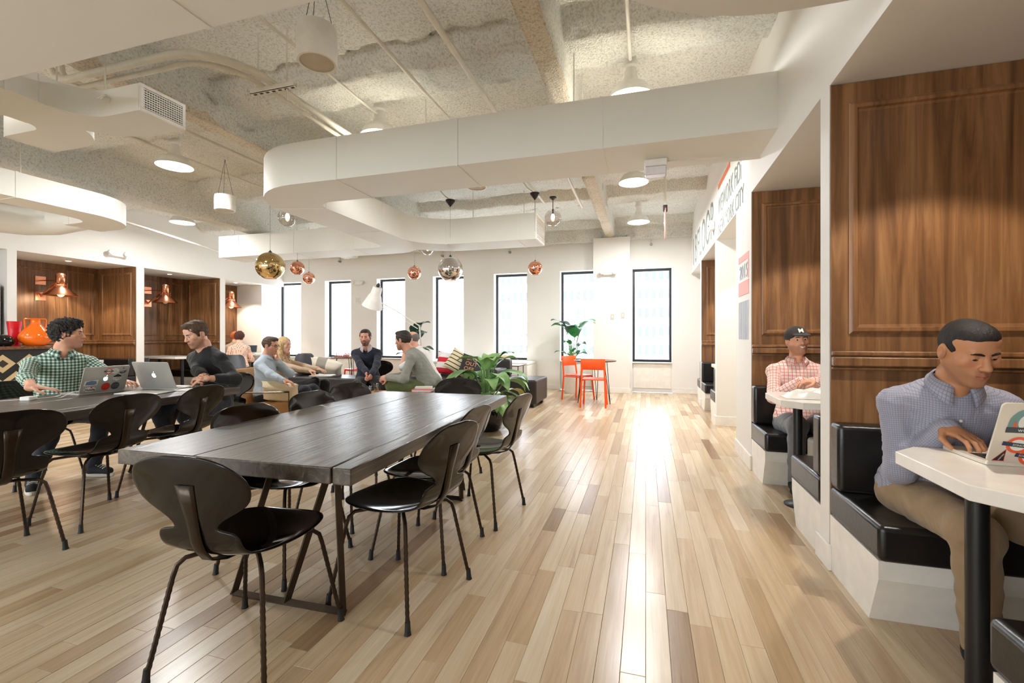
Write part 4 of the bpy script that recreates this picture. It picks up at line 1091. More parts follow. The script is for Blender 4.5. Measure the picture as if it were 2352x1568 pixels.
def bucket_chair(x, y, rz, label):
    e = thing('bucket_chair', label, 'chair', (x, y, 0), rz)
    g = G(); rows_ = [(.21, .44, .21), (.16, .43, .225), (.0, .42, .23), (-.14, .425, .23), (-.2, .46, .22), (-.235, .55, .21), (-.26, .68, .2), (-.28, .80, .17), (-.285, .83, .12)]
    for y_, z_, w_ in rows_:
        for i in range(9):
            u = -1+i/4; g.v.append((u*w_, y_+(.07*u*u if z_ > .5 else 0), z_+(.05*u*u if z_ < .5 else 0)))
    for j in range(len(rows_)-1):
        for i in range(8): g.f.append((j*9+i, j*9+i+1, (j+1)*9+i+1, (j+1)*9+i))
    o = mk('seat_shell', g, 'eames', e, smooth=True, angle=80); m = o.modifiers.new('thick', 'SOLIDIFY'); m.thickness = .01; o.modifiers.new('sub', 'SUBSURF').render_levels = 2
    for sx in (-1, 1):
        for sy in (-1, 1): mk('leg', G().tube([(sx*.1, sy*.1, .42), (sx*.21, sy*.2, 0)], .007, 6), 'steel', e)
    return e
bucket_chair(-7.15, 6.35, -2.5, 'grey plastic bucket chair on wire legs behind the man in pale blue')
bucket_chair(-6.75, 7.75, .6, 'grey plastic bucket chair behind the blonde woman')

# ---- over-sized white desk lamp standing on the floor
e = thing('floor_lamp', 'giant white angle-arm lamp in front of the window', 'lamp', (-4.19, 6.95, 0))
M = Matrix.Translation((-.22, -.35, 1.66)) @ Matrix.Rotation(.42, 4, 'Y') @ Matrix.Rotation(.15, 4, 'X')
mk('lamp_shade', G().lathe([(.165, 0), (.17, .006), (.14, .10), (.105, .20), (.085, .235), (.078, .33), (.07, .36), (0, .365)], 32, caps=False).rot(M), 'white', e, smooth=True, angle=50)
mk('shade_knob', G().lathe([(.02, .36), (.03, .375), (.03, .40), (.012, .43)], 14).rot(M), 'black', e, smooth=True)
mk('upper_arm', G().tube([(-.16, -.33, 1.78), (.10, -.18, 1.62), (.45, .05, 1.35)], .010, 8), 'white', e); mk('upper_rod', G().tube([(-.16, -.33, 1.72), (.42, .05, 1.30)], .007, 8), 'white', e)
mk('lower_arm', G().tube([(.45, .05, 1.35), (.18, .78, .09)], .012, 8), 'white', e); mk('lamp_base', G().lathe([(.2, 0), (.2, .03), (.19, .045), (.03, .055), (.03, .12)], 32, (.18, .78, 0)), 'white', e, smooth=True, angle=40)

# ---- plants: every leaf its own blade
def leafmat(name, c1, c2, spots=True):
    t = NT(name); p = t.pos((1, 1, 1)); f = t.noise(p, 6, 3)
    c = t.ramp(f, [(.3, c1), (.7, c2)])
    if spots:
        v = t.noise(p, 38, 2); c = t.mix(t.ramp(v, [(.66, (0, 0, 0, 1)), (.72, (.7, .7, .7, 1))]), c, rgb(40, 70, 34))
    t.col(c); t.set(Roughness=.38); t.b.inputs['Subsurface Weight'].default_value = .0; return t.m
MAT['leaf_a'] = leafmat('leaf_green', rgb(98, 148, 84), rgb(158, 196, 126)); MAT['leaf_b'] = leafmat('leaf_deep', rgb(30, 104, 60), rgb(56, 164, 92), False); MAT['leaf_d'] = leafmat('leaf_dark', rgb(38, 74, 58), rgb(70, 108, 86), False)
MAT['leaf_y'] = leafmat('leaf_yellowing', rgb(186, 178, 84), rgb(206, 200, 120)); MAT['stem'] = plain('stem_green', rgb(122, 160, 96), .5)
def leaf(parent, base, direction, L, w, up0, droop, mat, seed, twist=0.0):
    """blade from base: starts rising at angle up0 and droops by droop (radians) along its length"""
    r = random.Random(seed); g = G(); n = 9; p = Vector(base); a = up0; d = Vector((math.cos(direction), math.sin(direction), 0)); side = Vector((-d.y, d.x, 0))
    for j in range(n+1):
        s = j/n; f = d*math.cos(a)+Vector((0, 0, 1))*math.sin(a); nrm = side.cross(f)*-1
        hw = w*(math.sin(PI*min(1, s**.75))**.8)*.5+.002; wav = .012*math.sin(s*9+seed)
        sd = (side*math.cos(twist*s)+nrm*math.sin(twist*s))
        for u in (-1, -.55, 0, .55, 1): g.v.append(tuple(p+sd*(u*hw)+nrm*(-.22*hw*abs(u)**1.2*-1+wav*abs(u))))
        p = p+f*(L/n); a -= droop/n
    for j in range(n):
        for i in range(4): g.f.append((j*5+i, j*5+i+1, (j+1)*5+i+1, (j+1)*5+i))
    return mk('leaf', g, mat, parent, smooth=True, angle=180)
def plant(name, label, loc, potf, leaves):
    e = thing(name, label, 'plant', loc); potf(e)
    for i, (z, dr, reach, rise, L, w, up, drp, mat) in enumerate(leaves):
        b0 = Vector((.02*math.cos(dr), .02*math.sin(dr), z)); b1 = Vector((reach*math.cos(dr), reach*math.sin(dr), z+rise))
        mid = (b0+b1)/2+Vector((0, 0, rise*.12))
        lf = leaf(e, tuple(b1), dr, L, w, up, drp, mat, i*3+1, (i % 3-1)*.3)
        mk('petiole', G().tube([tuple(b0), tuple(mid), tuple(b1)], .006, 6), 'stem', lf)
    return e
r = random.Random(11)
lv = []
for i in range(46):
    tier = i/46; dr = i*2.4+r.uniform(-.3, .3)
    if tier < .40: lv.append((.26, dr, r.uniform(.12, .22), r.uniform(.06, .22), r.uniform(.32, .44), r.uniform(.14, .19), .35, 2.1, 'leaf_a'))
    elif tier < .78: lv.append((.26, dr, r.uniform(.09, .19), r.uniform(.24, .40), r.uniform(.36, .46), r.uniform(.16, .20), .8, 2.1, 'leaf_a'))
    else: lv.append((.26, dr, r.uniform(.03, .11), r.uniform(.40, .56), r.uniform(.32, .40), r.uniform(.15, .18), 1.2, 1.7, 'leaf_a'))
lv[3] = lv[3][:8]+('leaf_y',); lv[11] = lv[11][:8]+('leaf_y',)
def pot_black(e):
    mk('pot', G().lathe([(.13, 0), (.17, .03), (.205, .14), (.21, .22), (.2, .26), (.185, .26), (.19, .2)], 32, caps=False), 'glaze_k', e, smooth=True); mk('soil', G().lathe([(0, .235), (.19, .235)], 20, caps=False), plain('soil', rgb(50, 38, 30), .95), e)
plant('leafy_plant', 'bushy pale green leafy plant in a black pot beside the sofa', (-1.89, 5.30, 0), pot_black, lv)
leaf(bpy.data.objects['leafy_plant'], (.02, -.18, .30), -1.45, .30, .12, -.2, 1.3, 'leaf_y', 77)
leaf(bpy.data.objects['leafy_plant'], (.10, -.16, .42), -.6, .42, .13, .2, 1.7, 'leaf_a', 78)
leaf(bpy.data.objects['leafy_plant'], (-.12, -.14, .40), -2.3, .42, .13, .1, 1.6, 'leaf_a', 79)
def pot_white(e):
    mk('pot', G().lathe([(.15, 0), (.16, .01), (.215, .58), (.218, .60), (.20, .60), (.19, .55)], 36, caps=False), 'white', e, smooth=True); mk('soil', G().lathe([(0, .56), (.195, .56)], 20, caps=False), plain('soil2', rgb(50, 38, 30), .95), e)
lv = []; r = random.Random(4)
for i in range(18):
    dr = i*2.4; hi = i >= 8
    lv.append((.57, dr, r.uniform(.05, .16), r.uniform(.55, .78) if hi else r.uniform(.15, .45), r.uniform(.34, .46) if hi else .28, r.uniform(.22, .27) if hi else .15, 1.25 if hi else .9, 1.7, 'leaf_b' if i % 3 else 'leaf_d'))
plant('tall_leafy_plant', 'tall glossy deep green plant in a tapered white planter by the window', (-1.45, 9.30, 0), pot_white, lv)
lv = []; r = random.Random(9)
for i in range(14):
    dr = i*2.4; hi = i >= 5
    lv.append((.5, dr, r.uniform(.05, .14), r.uniform(.55, .85) if hi else r.uniform(.2, .5), r.uniform(.32, .42), r.uniform(.18, .23), 1.25 if hi else .8, 1.6, 'leaf_d'))
def pot_grey(e):
    mk('pot', G().lathe([(.14, 0), (.15, .01), (.19, .52), (.175, .52)], 32, caps=False), 'grey_book', e, smooth=True); mk('soil', G().lathe([(0, .49), (.17, .49)], 20, caps=False), plain('soil3', rgb(50, 38, 30), .95), e)
plant('dark_leafy_plant', 'dark leaved plant backlit between two windows behind the lounge', (-4.66, 8.5, 0), pot_grey, lv)

# ---- building across the street
e = thing('office_building', 'pale office tower with a grid of windows across the street', 'building', (0, 92, -30))
MAT['stone'] = plain('pale_stone', rgb(190, 190, 196), .8); MAT['far_glass'] = plain('far_glass', rgb(74, 77, 84), .6)
mk('facade', G().box(-32, 34, 0, 10, 0, 60), 'stone', e)
g = G(); g.box(-.36, .36, -.06, .02, -.95, .95)
w0 = None
for i in range(38):
    for j in range(7):
        x, z = -30.6+i*1.34, 21.2+j*3.65
        if w0 is None: w0 = mk('window', g, 'far_glass', e); w0.location = (x, 0, z)
        else: q = w0.copy(); C.objects.link(q); q.location = (x, 0, z)
for i in range(39): mk('pilaster', G().box(-31.4+i*1.34, -31.14+i*1.34, -.25, 0, 0, 60), 'stone', e)
# ================================================================ people (implicit surfaces meshed with surface nets)
def V3(*a): return np.array(a, dtype=float)
def unit(v): v = np.asarray(v, float); return v/max(1e-9, np.linalg.norm(v))
class Field:
    def __init__(s, lo, hi, res):
        s.res = res; s.lo = np.asarray(lo, float)-4*res; n = np.ceil((np.asarray(hi, float)+4*res-s.lo)/res).astype(int)+1
        s.n = n; s.f = np.full(n, 1.0, dtype=np.float32)
        s.ax = [s.lo[i]+np.arange(n[i])*res for i in range(3)]
    def _win(s, lo, hi):
        a = np.clip(np.floor((lo-s.lo)/s.res).astype(int), 0, s.n); b = np.clip(np.ceil((hi-s.lo)/s.res).astype(int)+1, 0, s.n)
        if np.any(b <= a): return None
        sl = tuple(slice(a[i], b[i]) for i in range(3))
        X = s.ax[0][sl[0]][:, None, None]; Y = s.ax[1][sl[1]][None, :, None]; Z = s.ax[2][sl[2]][None, None, :]
        return sl, X, Y, Z
    def _mix(s, sl, d, k, sub):
        a = s.f[sl]
        if sub: h = np.clip(.5-.5*(a+d)/k, 0, 1); s.f[sl] = a*(1-h)-d*h+k*h*(1-h)
        else: h = np.clip(.5+.5*(a-d)/k, 0, 1); s.f[sl] = a*(1-h)+d*h-k*h*(1-h)
    def cone(s, a, b, ra, rb, k=.02, grow=0., sub=False):
        a = np.asarray(a, float); b = np.asarray(b, float); ra += grow; rb += grow; m = max(ra, rb)+k+3*s.res
        w = s._win(np.minimum(a, b)-m, np.maximum(a, b)+m)
        if w is None: return s
        sl, X, Y, Z = w; d = b-a; L = max(1e-9, d@d)
        t_ = np.clip(((X-a[0])*d[0]+(Y-a[1])*d[1]+(Z-a[2])*d[2])/L, 0, 1)
        D = np.sqrt((X-a[0]-t_*d[0])**2+(Y-a[1]-t_*d[1])**2+(Z-a[2]-t_*d[2])**2)-(ra+(rb-ra)*t_)
        s._mix(sl, D, k, sub); return s
    def ell(s, c, r, R=None, k=.02, grow=0., sub=False):
        c = np.asarray(c, float); r = np.asarray(r, float)+grow; R = np.eye(3) if R is None else R    # columns = axes
        m = np.max(r)+k+3*s.res; w = s._win(c-m, c+m)
        if w is None: return s
        sl, X, Y, Z = w; x, y, z = X-c[0], Y-c[1], Z-c[2]; q = [(R[0, i]*x+R[1, i]*y+R[2, i]*z) for i in range(3)]
        k0 = np.sqrt(sum((q[i]/r[i])**2 for i in range(3))); k1 = np.sqrt(sum((q[i]/r[i]**2)**2 for i in range(3)))
        s._mix(sl, k0*(k0-1)/np.maximum(k1, 1e-6), k, sub); return s
    def mesh(s):
        f = s.f; ins = f < 0; n = s.n
        c = [slice(0, -1), slice(1, None)]
        cnt = sum(ins[c[i], c[j], c[k]].astype(np.int8) for i in (0, 1) for j in (0, 1) for k in (0, 1))
        act = (cnt > 0) & (cnt < 8); idx = np.argwhere(act)
        if len(idx) == 0: return np.zeros((0, 3)), np.zeros((0, 4), int)
        vid = np.full(act.shape, -1, dtype=np.int64); vid[act] = np.arange(len(idx))
        acc = np.zeros((len(idx), 3)); num = np.zeros(len(idx))
        cor = {(i, j, k): f[idx[:, 0]+i, idx[:, 1]+j, idx[:, 2]+k] for i in (0, 1) for j in (0, 1) for k in (0, 1)}
        for a in cor:
            for ax in range(3):
                if a[ax] == 1: continue
                b = list(a); b[ax] = 1; b = tuple(b); va, vb = cor[a], cor[b]; m = (va < 0) != (vb < 0)
                t_ = np.where(m, va/np.where(m, va-vb, 1), 0); p = np.tile(np.array(a, float), (len(idx), 1)); p[:, ax] += t_
                acc += p*m[:, None]; num += m
        P = (idx+acc/num[:, None])*s.res+s.lo
        quads = []
        for ax in range(3):
            o1, o2 = [(1, 2), (2, 0), (0, 1)][ax]
            sa = [slice(None)]*3; sb = [slice(None)]*3; sa[ax] = slice(0, -1); sb[ax] = slice(1, None)
            A, B = ins[tuple(sa)], ins[tuple(sb)]; e = np.argwhere(A != B)
            ok = (e[:, o1] > 0) & (e[:, o2] > 0) & (e[:, o1] < n[o1]-1) & (e[:, o2] < n[o2]-1); e = e[ok]
            inside = A[tuple(e.T)]
            def g(d1, d2):
                q = e.copy(); q[:, o1] -= d1; q[:, o2] -= d2; return vid[tuple(q.T)]
            Q = np.stack([g(1, 1), g(0, 1), g(0, 0), g(1, 0)], 1); Q[~inside] = Q[~inside][:, ::-1]; quads.append(Q)
        Q = np.concatenate(quads); return P, Q[(Q >= 0).all(1)]
def bumps(P, sc, amp, seed=0):
    r = np.random.default_rng(seed); o = np.zeros(len(P))
    for k in range(6):
        d = r.normal(size=3)*sc*(1+.5*k); o += np.sin(P@d+r.random()*6)/(1+.35*k)
    return o*amp/2.5
def nrm_of(P, Q):
    N = np.zeros_like(P); a, b, c, d = (P[Q[:, i]] for i in range(4)); fn = np.cross(c-a, d-b)
    for i in range(4): np.add.at(N, Q[:, i], fn)
    return N/np.maximum(1e-9, np.linalg.norm(N, axis=1))[:, None]
def relax(P, Q, it=2, lam=.5):
    for _ in range(it):
        S = np.zeros_like(P); n = np.zeros(len(P))
        for i in range(4):
            j = (i+1) % 4
            np.add.at(S, Q[:, i], P[Q[:, j]]); np.add.at(S, Q[:, j], P[Q[:, i]]); np.add.at(n, Q[:, i], 1); np.add.at(n, Q[:, j], 1)
        P = P*(1-lam)+lam*S/np.maximum(n, 1)[:, None]
    return P
def quadmesh(name, P, Q, mat, parent, org, attrs=None):
    me = bpy.data.meshes.new(name); P = P-np.asarray(org)
    me.vertices.add(len(P)); me.vertices.foreach_set('co', P.astype(np.float32).ravel())
    me.loops.add(Q.size); me.loops.foreach_set('vertex_index', Q.ravel().astype(np.int32))
    me.polygons.add(len(Q)); me.polygons.foreach_set('loop_start', np.arange(0, Q.size, 4, dtype=np.int32)); me.polygons.foreach_set('loop_total', np.full(len(Q), 4, dtype=np.int32))
    me.update(calc_edges=True); me.polygons.foreach_set('use_smooth', [True]*len(Q))
    for k, v in (attrs or {}).items():
        if k == 'skin': a = me.attributes.new(k, 'FLOAT_COLOR', 'POINT'); a.data.foreach_set('color', np.concatenate([v, np.ones((len(v), 1))], 1).astype(np.float32).ravel())
        else: a = me.attributes.new(k, 'FLOAT_VECTOR', 'POINT'); a.data.foreach_set('vector', v.astype(np.float32).ravel())
    me.materials.append(MAT[mat] if isinstance(mat, str) else mat)
    o = bpy.data.objects.new(name, me); C.objects.link(o); o.parent = parent; return o
# materials
t = NT('skin'); at_ = t.n('Attribute', attribute_name='skin').outputs['Color']
t.col(t.mix(t.math('MULTIPLY', t.noise(t.pos(), 60, 3), .25), at_, rgb(190, 120, 100), 'SOFT_LIGHT')); t.set(Roughness=.48); t.b.inputs['Subsurface Weight'].default_value = .08; t.b.inputs['Subsurface Radius'].default_value = (.012, .005, .003); MAT['skin'] = t.m
def cloth(name, c, c2=None, kind=None, per=.02, rough=.85, c3=None):
    t = NT(name); p = t.pos(); base = None
    if kind:
        fv = t.n('Attribute', attribute_name='fab').outputs['Vector']; sp = t.n('SeparateXYZ'); t.l(fv, sp.inputs[0])
        def st(i, w): return t.math('LESS_THAN', t.math('FRACT', t.math('MULTIPLY', sp.outputs[i], 1/per)), w)
        if kind == 'gingham':
            f = t.math('MULTIPLY', t.math('ADD', st(0, .5), st(1, .5)), .5); base = t.ramp(f, [(0, c), (.5, c3 or c), (1, c2)])
        elif kind == 'check':
            f = t.math('MAXIMUM', st(0, .16), st(1, .16)); base = t.mix(f, c, c2)
        elif kind == 'dots':
            v = t.n('TexVoronoi'); v.inputs['Scale'].default_value = 1/per; v.inputs['Randomness'].default_value = .2; t.l(p, v.inputs['Vector']); base = t.mix(t.math('LESS_THAN', v.outputs['Distance'], .28), c, c2)
    if base is None: base = t.ramp(t.noise(p, 14, 3), [(.3, tuple(x*.9 for x in c[:3])+(1,)), (.7, c)])
    t.col(base); t.set(Roughness=rough); t.b.inputs['Sheen Weight'].default_value = .15
    h = t.math('ADD', t.noise(t.pos((1, 1, .6)), 9, 3, .5, 1.2), t.math('MULTIPLY', t.noise(p, 420, 2), .05)); t.bump(h, .55, .022); return t.m
def hairmat(name, c, c2):
    t = NT(name); f = t.noise(t.pos((1, 1, .25)), 120, 4, .6, .6); t.col(t.ramp(f, [(.3, c), (.7, c2)])); t.set(Roughness=.62); t.bump(f, .8, .006); return t.m
MAT['h_black'] = hairmat('hair_black', rgb(16, 12, 10), rgb(38, 30, 25)); MAT['h_brown'] = hairmat('hair_brown', rgb(52, 36, 24), rgb(96, 70, 48)); MAT['h_dark'] = hairmat('hair_darkbrown', rgb(34, 26, 22), rgb(64, 52, 44))
MAT['h_blond'] = hairmat('hair_blond', rgb(150, 116, 70), rgb(226, 198, 146)); MAT['h_red'] = hairmat('hair_ginger', rgb(170, 70, 24), rgb(226, 116, 50)); MAT['h_curl'] = hairmat('hair_auburn', rgb(60, 30, 22), rgb(104, 56, 40)); MAT['h_grey'] = hairmat('hair_grey', rgb(88, 82, 78), rgb(128, 120, 114))
MAT['eye_w'] = plain('eye_white', rgb(196, 186, 178), .25); MAT['eye_d'] = plain('eye_iris', rgb(36, 24, 18), .15)
MAT['jeans'] = cloth('dark_jeans', rgb(34, 38, 50)); MAT['khaki'] = cloth('khaki', rgb(158, 132, 100)); MAT['greytr'] = cloth('grey_trousers', rgb(118, 120, 126)); MAT['greentr'] = cloth('olive_trousers', rgb(98, 110, 66)); MAT['blacktr'] = cloth('black_trousers', rgb(28, 27, 28))
MAT['shoe'] = plain('black_canvas', rgb(26, 26, 28), .8); MAT['sole'] = plain('white_rubber', rgb(214, 208, 196), .6)

def rotm(yaw, pitch, roll):
    """columns: head right, forward, up; yaw turns about z, pitch>0 looks down"""
    cy, sy = math.cos(yaw), math.sin(yaw); Rz = np.array([[cy, -sy, 0], [sy, cy, 0], [0, 0, 1]])
    cp, sp_ = math.cos(-pitch), math.sin(-pitch); Rx = np.array([[1, 0, 0], [0, cp, -sp_], [0, sp_, cp]])
    cr, sr = math.cos(roll), math.sin(roll); Ry = np.array([[cr, 0, sr], [0, 1, 0], [-sr, 0, cr]])
    return Rz @ Rx @ Ry
def ik(a, b, l1, l2, pole):
    a, b = np.asarray(a, float), np.asarray(b, float); d = b-a; L = np.linalg.norm(d); u = d/L
    if L > (l1+l2)*.995: b = a+u*(l1+l2)*.995; L = (l1+l2)*.995
    x = (l1*l1-l2*l2+L*L)/(2*L); h = math.sqrt(max(0, l1*l1-x*x)); p = np.asarray(pole, float)-a; p = unit(p-u*(p@u)); return a+u*x+p*h, b
FING = {'type': (.25, .55, .45, .35), 'flat': (.12, .22, .2, .25), 'relax': (.35, .5, .4, .3), 'clasp': (.7, 1.1, .8, .5), 'fist': (1.2, 1.5, 1.1, .7), 'chin': (.5, .9, .6, .4)}
def hand_prims(W, fwd, nrm, s, pose, sc):
    """palm and five fingers; nrm points out of the palm, s=+1 puts the thumb on +side"""
    f = unit(fwd); n = unit(nrm-f*(np.asarray(nrm)@f)); side = np.cross(f, n)*s; out = []
    pc = W+f*.048*sc; R = np.stack([side, f, n], 1)
    out.append(('ell', pc, np.array([.041, .054, .0165])*sc, R, .014))
    out.append(('cone', W-f*.02*sc, W+f*.025*sc, .027*sc, .026*sc, .02))
    c = FING[pose]
    for i, (off, L, r) in enumerate(((.031, .074, .0086), (.0105, .083, .0090), (-.0105, .077, .0086), (-.030, .061, .0076))):
        p = W+f*(.088-.006*abs(i-1))*sc+side*off*sc; a = c[0]*(.8+.12*i); spread = (1.5-i)*.045
        for seg, (fr, rr) in enumerate(((.46, 1.0), (.31, .93), (.23, .84))):
            d = (f*math.cos(a)+n*math.sin(a))+side*spread; d = unit(d); q = p+d*L*fr*1.05*sc
            out.append(('cone', p, q, r*rr*sc, r*rr*.93*sc, .004)); p = q; a += c[min(seg+1, 2)]
    tb = W+f*.022*sc+side*.034*sc; d1 = unit(f*.62+side*.62+n*.45); t1 = tb+d1*.040*sc; d2 = unit(f*.9+side*.12+n*c[3]*1.2); t2 = t1+d2*.030*sc; t3 = t2+unit(f*.95-side*.1+n*c[3]*1.4)*.024*sc
    out += [('cone', W+f*.018*sc+side*.018*sc, tb, .018*sc, .0155*sc, .012), ('cone', tb, t1, .0145*sc, .0115*sc, .006), ('cone', t1, t2, .0108*sc, .0098*sc, .003), ('cone', t2, t3, .0098*sc, .008*sc, .003)]
    return out
def apply_prims(F, L, grow=0.0):
    for p in L:
        if p[0] == 'cone': F.cone(p[1], p[2], p[3], p[4], p[5], grow)
        else: F.ell(p[1], p[2], p[3], p[4], grow)
def person(label, pelvis, face, lean=.1, scale=1.0, head=(0, 0, 0), hands=None, poles=None, knees=None, feet=None, skin=(205, 160, 132), lips=None, beard=None, shirt='', pants='jeans', hair='h_brown',
           hair_style='short', res=.010, hres=.0048, collar=None, neck_v=0.0, sleeve=1.0, poses=('relax', 'relax'), pn=None, hf=None, sw=.175, shoe='shoe', sole=None, brows=None, lids=False, smile=False, glasses=None,
           girth=1.0, headpos=None, cap=None, under=None, jacket=None, name='person', watch=0, fem=False, visible=('legs',)):
    pelvis = np.asarray(pelvis, float); fdir = unit(np.array([math.cos(face), math.sin(face), 0])); rdir = np.cross(fdir, [0, 0, 1.0]); S = scale
    org = np.array([pelvis[0], pelvis[1], 0.0])
    e = thing(name, label, 'person', tuple(org))
    up = unit(np.array([0, 0, 1])*math.cos(lean)+fdir*math.sin(lean)); fw = np.cross(up, rdir); up2 = unit(up*math.cos(.12)+fw*math.sin(.12))
    if fw@fdir < 0: fw = -fw
    R = np.stack([rdir, fw, up], 1)
    Nk = pelvis+up*.30*S+up2*.225*S; ch = pelvis+up*.30*S+up2*.04*S; ab = pelvis+up*.15*S
    yaw0 = face-PI/2+head[0]; Hd = rotm(yaw0, head[1], head[2])
    Hc = Nk+(up2*.10+Hd[:, 2]*.075+Hd[:, 1]*.035)*S if headpos is None else np.asarray(headpos, float)
    Sh = [Nk-up2*.090*S+rdir*sgn*sw*S+fw*(.0)*S for sgn in (-1, 1)]       # 0 = left, 1 = right
    gi = girth
    torso = [('ell', pelvis+up*.01, np.array([.168*gi, .125*gi, .115])*S, R, .05), ('ell', ab, np.array([.150*gi, .112*gi, .15])*S, R, .06), ('ell', ch, np.array([.162*(1 if not fem else .9), .112, .165])*S, R, .07),
             ('cone', Nk-up2*.025*S, Sh[0], .052*S, .050*S, .05), ('cone', Nk-up2*.025*S, Sh[1], .052*S, .050*S, .05), ('ell', Nk-up2*.10*S, np.array([.15, .085, .09])*S, R, .05)]
    if fem: torso += [('ell', ch+up2*.02*S+fw*.085*S+rdir*sg*.065*S, np.array([.06, .055, .06])*S, R, .04) for sg in (-1, 1)]
    if hands is None: hands = [pelvis+fdir*.30*S+rdir*sg*.12*S+V3(0, 0, .12) for sg in (-1, 1)]
    hands = [x(Hc, Hd, S) if callable(x) else x for x in hands]; arms = []; wr = []; el = []
    for i, sg in enumerate((-1, 1)):
        pole = Sh[i]+rdir*sg*.25-fdir*.12+V3(0, 0, -.35) if poles is None or poles[i] is None else np.asarray(poles[i], float)
        E_, W_ = ik(Sh[i], hands[i], .285*S, .255*S, pole); el.append(E_); wr.append(W_)
        arms.append([('cone', Sh[i], E_, .052*S, .042*S, .03), ('cone', E_, W_, .042*S, .029*S, .02)])
    if knees is None: knees = [pelvis+fdir*.42*S+rdir*sg*.12*S+V3(0, 0, .0) for sg in (-1, 1)]
    if feet is None: feet = [np.array([k[0], k[1], .085])-fdir*.03 for k in knees]
    knees = [np.asarray(k, float) for k in knees]; feet = [np.asarray(f_, float) for f_ in feet]
    legs = []
    for i, sg in enumerate((-1, 1)):
        hp = pelvis+rdir*sg*.088*S-V3(0, 0, .01); legs += [('cone', hp, knees[i], .088*S, .062*S, .04), ('cone', knees[i], feet[i], .059*S, .042*S, .03)]
    col = np.array(rgb(*skin)[:3]); lipc = np.array(rgb(*(lips or (int(skin[0]*.86), int(skin[1]*.66), int(skin[2]*.64))))[:3])
    # ---------- body: coarse trunk + fine head + fine hands, one mesh
    parts = []
    allp = np.array([pelvis, Nk, Sh[0], Sh[1], *el, *wr, *knees, *feet])
    F = Field(allp.min(0)-.14, allp.max(0)+.14, .016); apply_prims(F, torso, -.020); [apply_prims(F, a, -.008) for a in arms]; apply_prims(F, legs, -.018)
    F.cone(Nk-up2*.06*S, Nk+up2*.06*S, .062*S, .056*S, .03)
    P, Q = F.mesh(); parts.append((P, Q, np.tile(np.array(rgb(*under)[:3]) if under else col, (len(P), 1))))
    # head
    def h(x, y, z): return Hc+Hd @ (np.array([x, y, z])*S)
    F = Field(np.minimum(Hc, Nk)-.15*S, np.maximum(Hc, Nk)+.15*S, hres)
    r3 = lambda *a: np.array(a)*S
    F.ell(h(0, -.014, .030), r3(.075, .094, .086), Hd, .02); F.ell(h(0, .026, -.030), r3(.0575, .066, .078), Hd, .03); F.ell(h(0, .032, .052), r3(.062, .056, .046), Hd, .025)
    for sg in (-1, 1):
        F.cone(h(sg*.053, -.004, -.048), h(sg*.012, .066, -.098), .020*S, .018*S, .03); F.ell(h(sg*.044, .056, -.012), r3(.022, .024, .020), Hd, .02)
    F.ell(h(0, .074, -.100), r3(.021, .018, .017), Hd, .02); F.cone(h(-.034, .077, .024), h(.034, .077, .024), .0105*S, .0105*S, .014)
    for sg in (-1, 1): F.ell(h(sg*.031, .102, .004), r3(.018, .020, .0135), Hd, .010, sub=True)
    F.cone(h(0, .086, .014), h(0, .108, -.027), .0085*S, .0125*S, .010)
    for sg in (-1, 1): F.ell(h(sg*.0125, .099, -.030), r3(.0085, .011, .0085), Hd, .006)
    F.ell(h(0, .080, -.064), r3(.030, .018, .024), Hd, .015)
    dz = .006 if smile else 0
    F.cone(h(-.021, .086, -.060+dz), h(0, .0985, -.0575), .0042*S, .0058*S, .005); F.cone(h(.021, .086, -.060+dz), h(0, .0985, -.0575), .0042*S, .0058*S, .005)
    F.cone(h(-.018, .086, -.068+dz), h(0, .0965, -.0705), .0042*S, .0066*S, .005); F.cone(h(.018, .086, -.068+dz), h(0, .0965, -.0705), .0042*S, .0066*S, .005)
    for sg in (-1, 1):
        F.ell(h(sg*.079, -.010, -.004), r3(.009, .020, .032), Hd, .008); F.ell(h(sg*.084, -.006, -.002), r3(.007, .010, .017), Hd, .006, sub=True)
        lidy = .0725
        if lids: F.ell(h(sg*.031, .0742, .0092), r3(.0148, .0140, .0100), Hd, .002)
        else: F.cone(h(sg*.018, .081, .0102), h(sg*.044, .077, .0092), .0050*S, .0050*S, .004); F.cone(h(sg*.020, .081, -.0055), h(sg*.042, .077, -.0055), .0040*S, .0040*S, .004)
    F.cone(h(0, -.018, -.05), Nk-up2*.03*S, .053*S, .060*S, .025); F.cone(h(0, .03, -.075), Nk+fw*.045*S, .026*S, .03*S, .03)
    P, Q = F.mesh(); P = relax(P, Q, 1, .35); L = (P-Hc) @ Hd/S; cc = np.tile(col, (len(P), 1))
    blush = np.exp(-(((np.abs(L[:, 0])-.042)/.02)**2+((L[:, 2]+.02)/.022)**2))*(L[:, 1] > .03); cc = cc*(1-.18*blush[:, None])+np.array(rgb(214, 120, 104)[:3])*.18*blush[:, None]
    if beard:
        bc = np.array(rgb(*beard[0])[:3]); m = np.clip((-.028-L[:, 2]-.55*np.maximum(0, .02-L[:, 1])*0)/.018, 0, 1)*np.clip((L[:, 2]+.135)/.012, 0, 1)*np.clip((L[:, 1]+.012)/.02, 0, 1)
        side = np.clip((.020-L[:, 1])/.02, 0, 1)*np.clip((np.abs(L[:, 0])-.05)/.01, 0, 1)*np.clip((.02-L[:, 2])/.02, 0, 1)*np.clip((L[:, 1]+.01)/.01, 0, 1)
        ck = 1-np.exp(-(((np.abs(L[:, 0])-.040)/.016)**2+((L[:, 2]+.034)/.016)**2))
        m = np.maximum(m*ck, side*.8)*beard[1]; cc = cc*(1-m[:, None])+bc*m[:, None]
    lm = np.clip((.0135-np.abs(L[:, 2]+.0640-dz*.3))/.003, 0, 1)*np.clip((.0245-np.abs(L[:, 0]))/.004, 0, 1)*(L[:, 1] > .082); lm *= .62
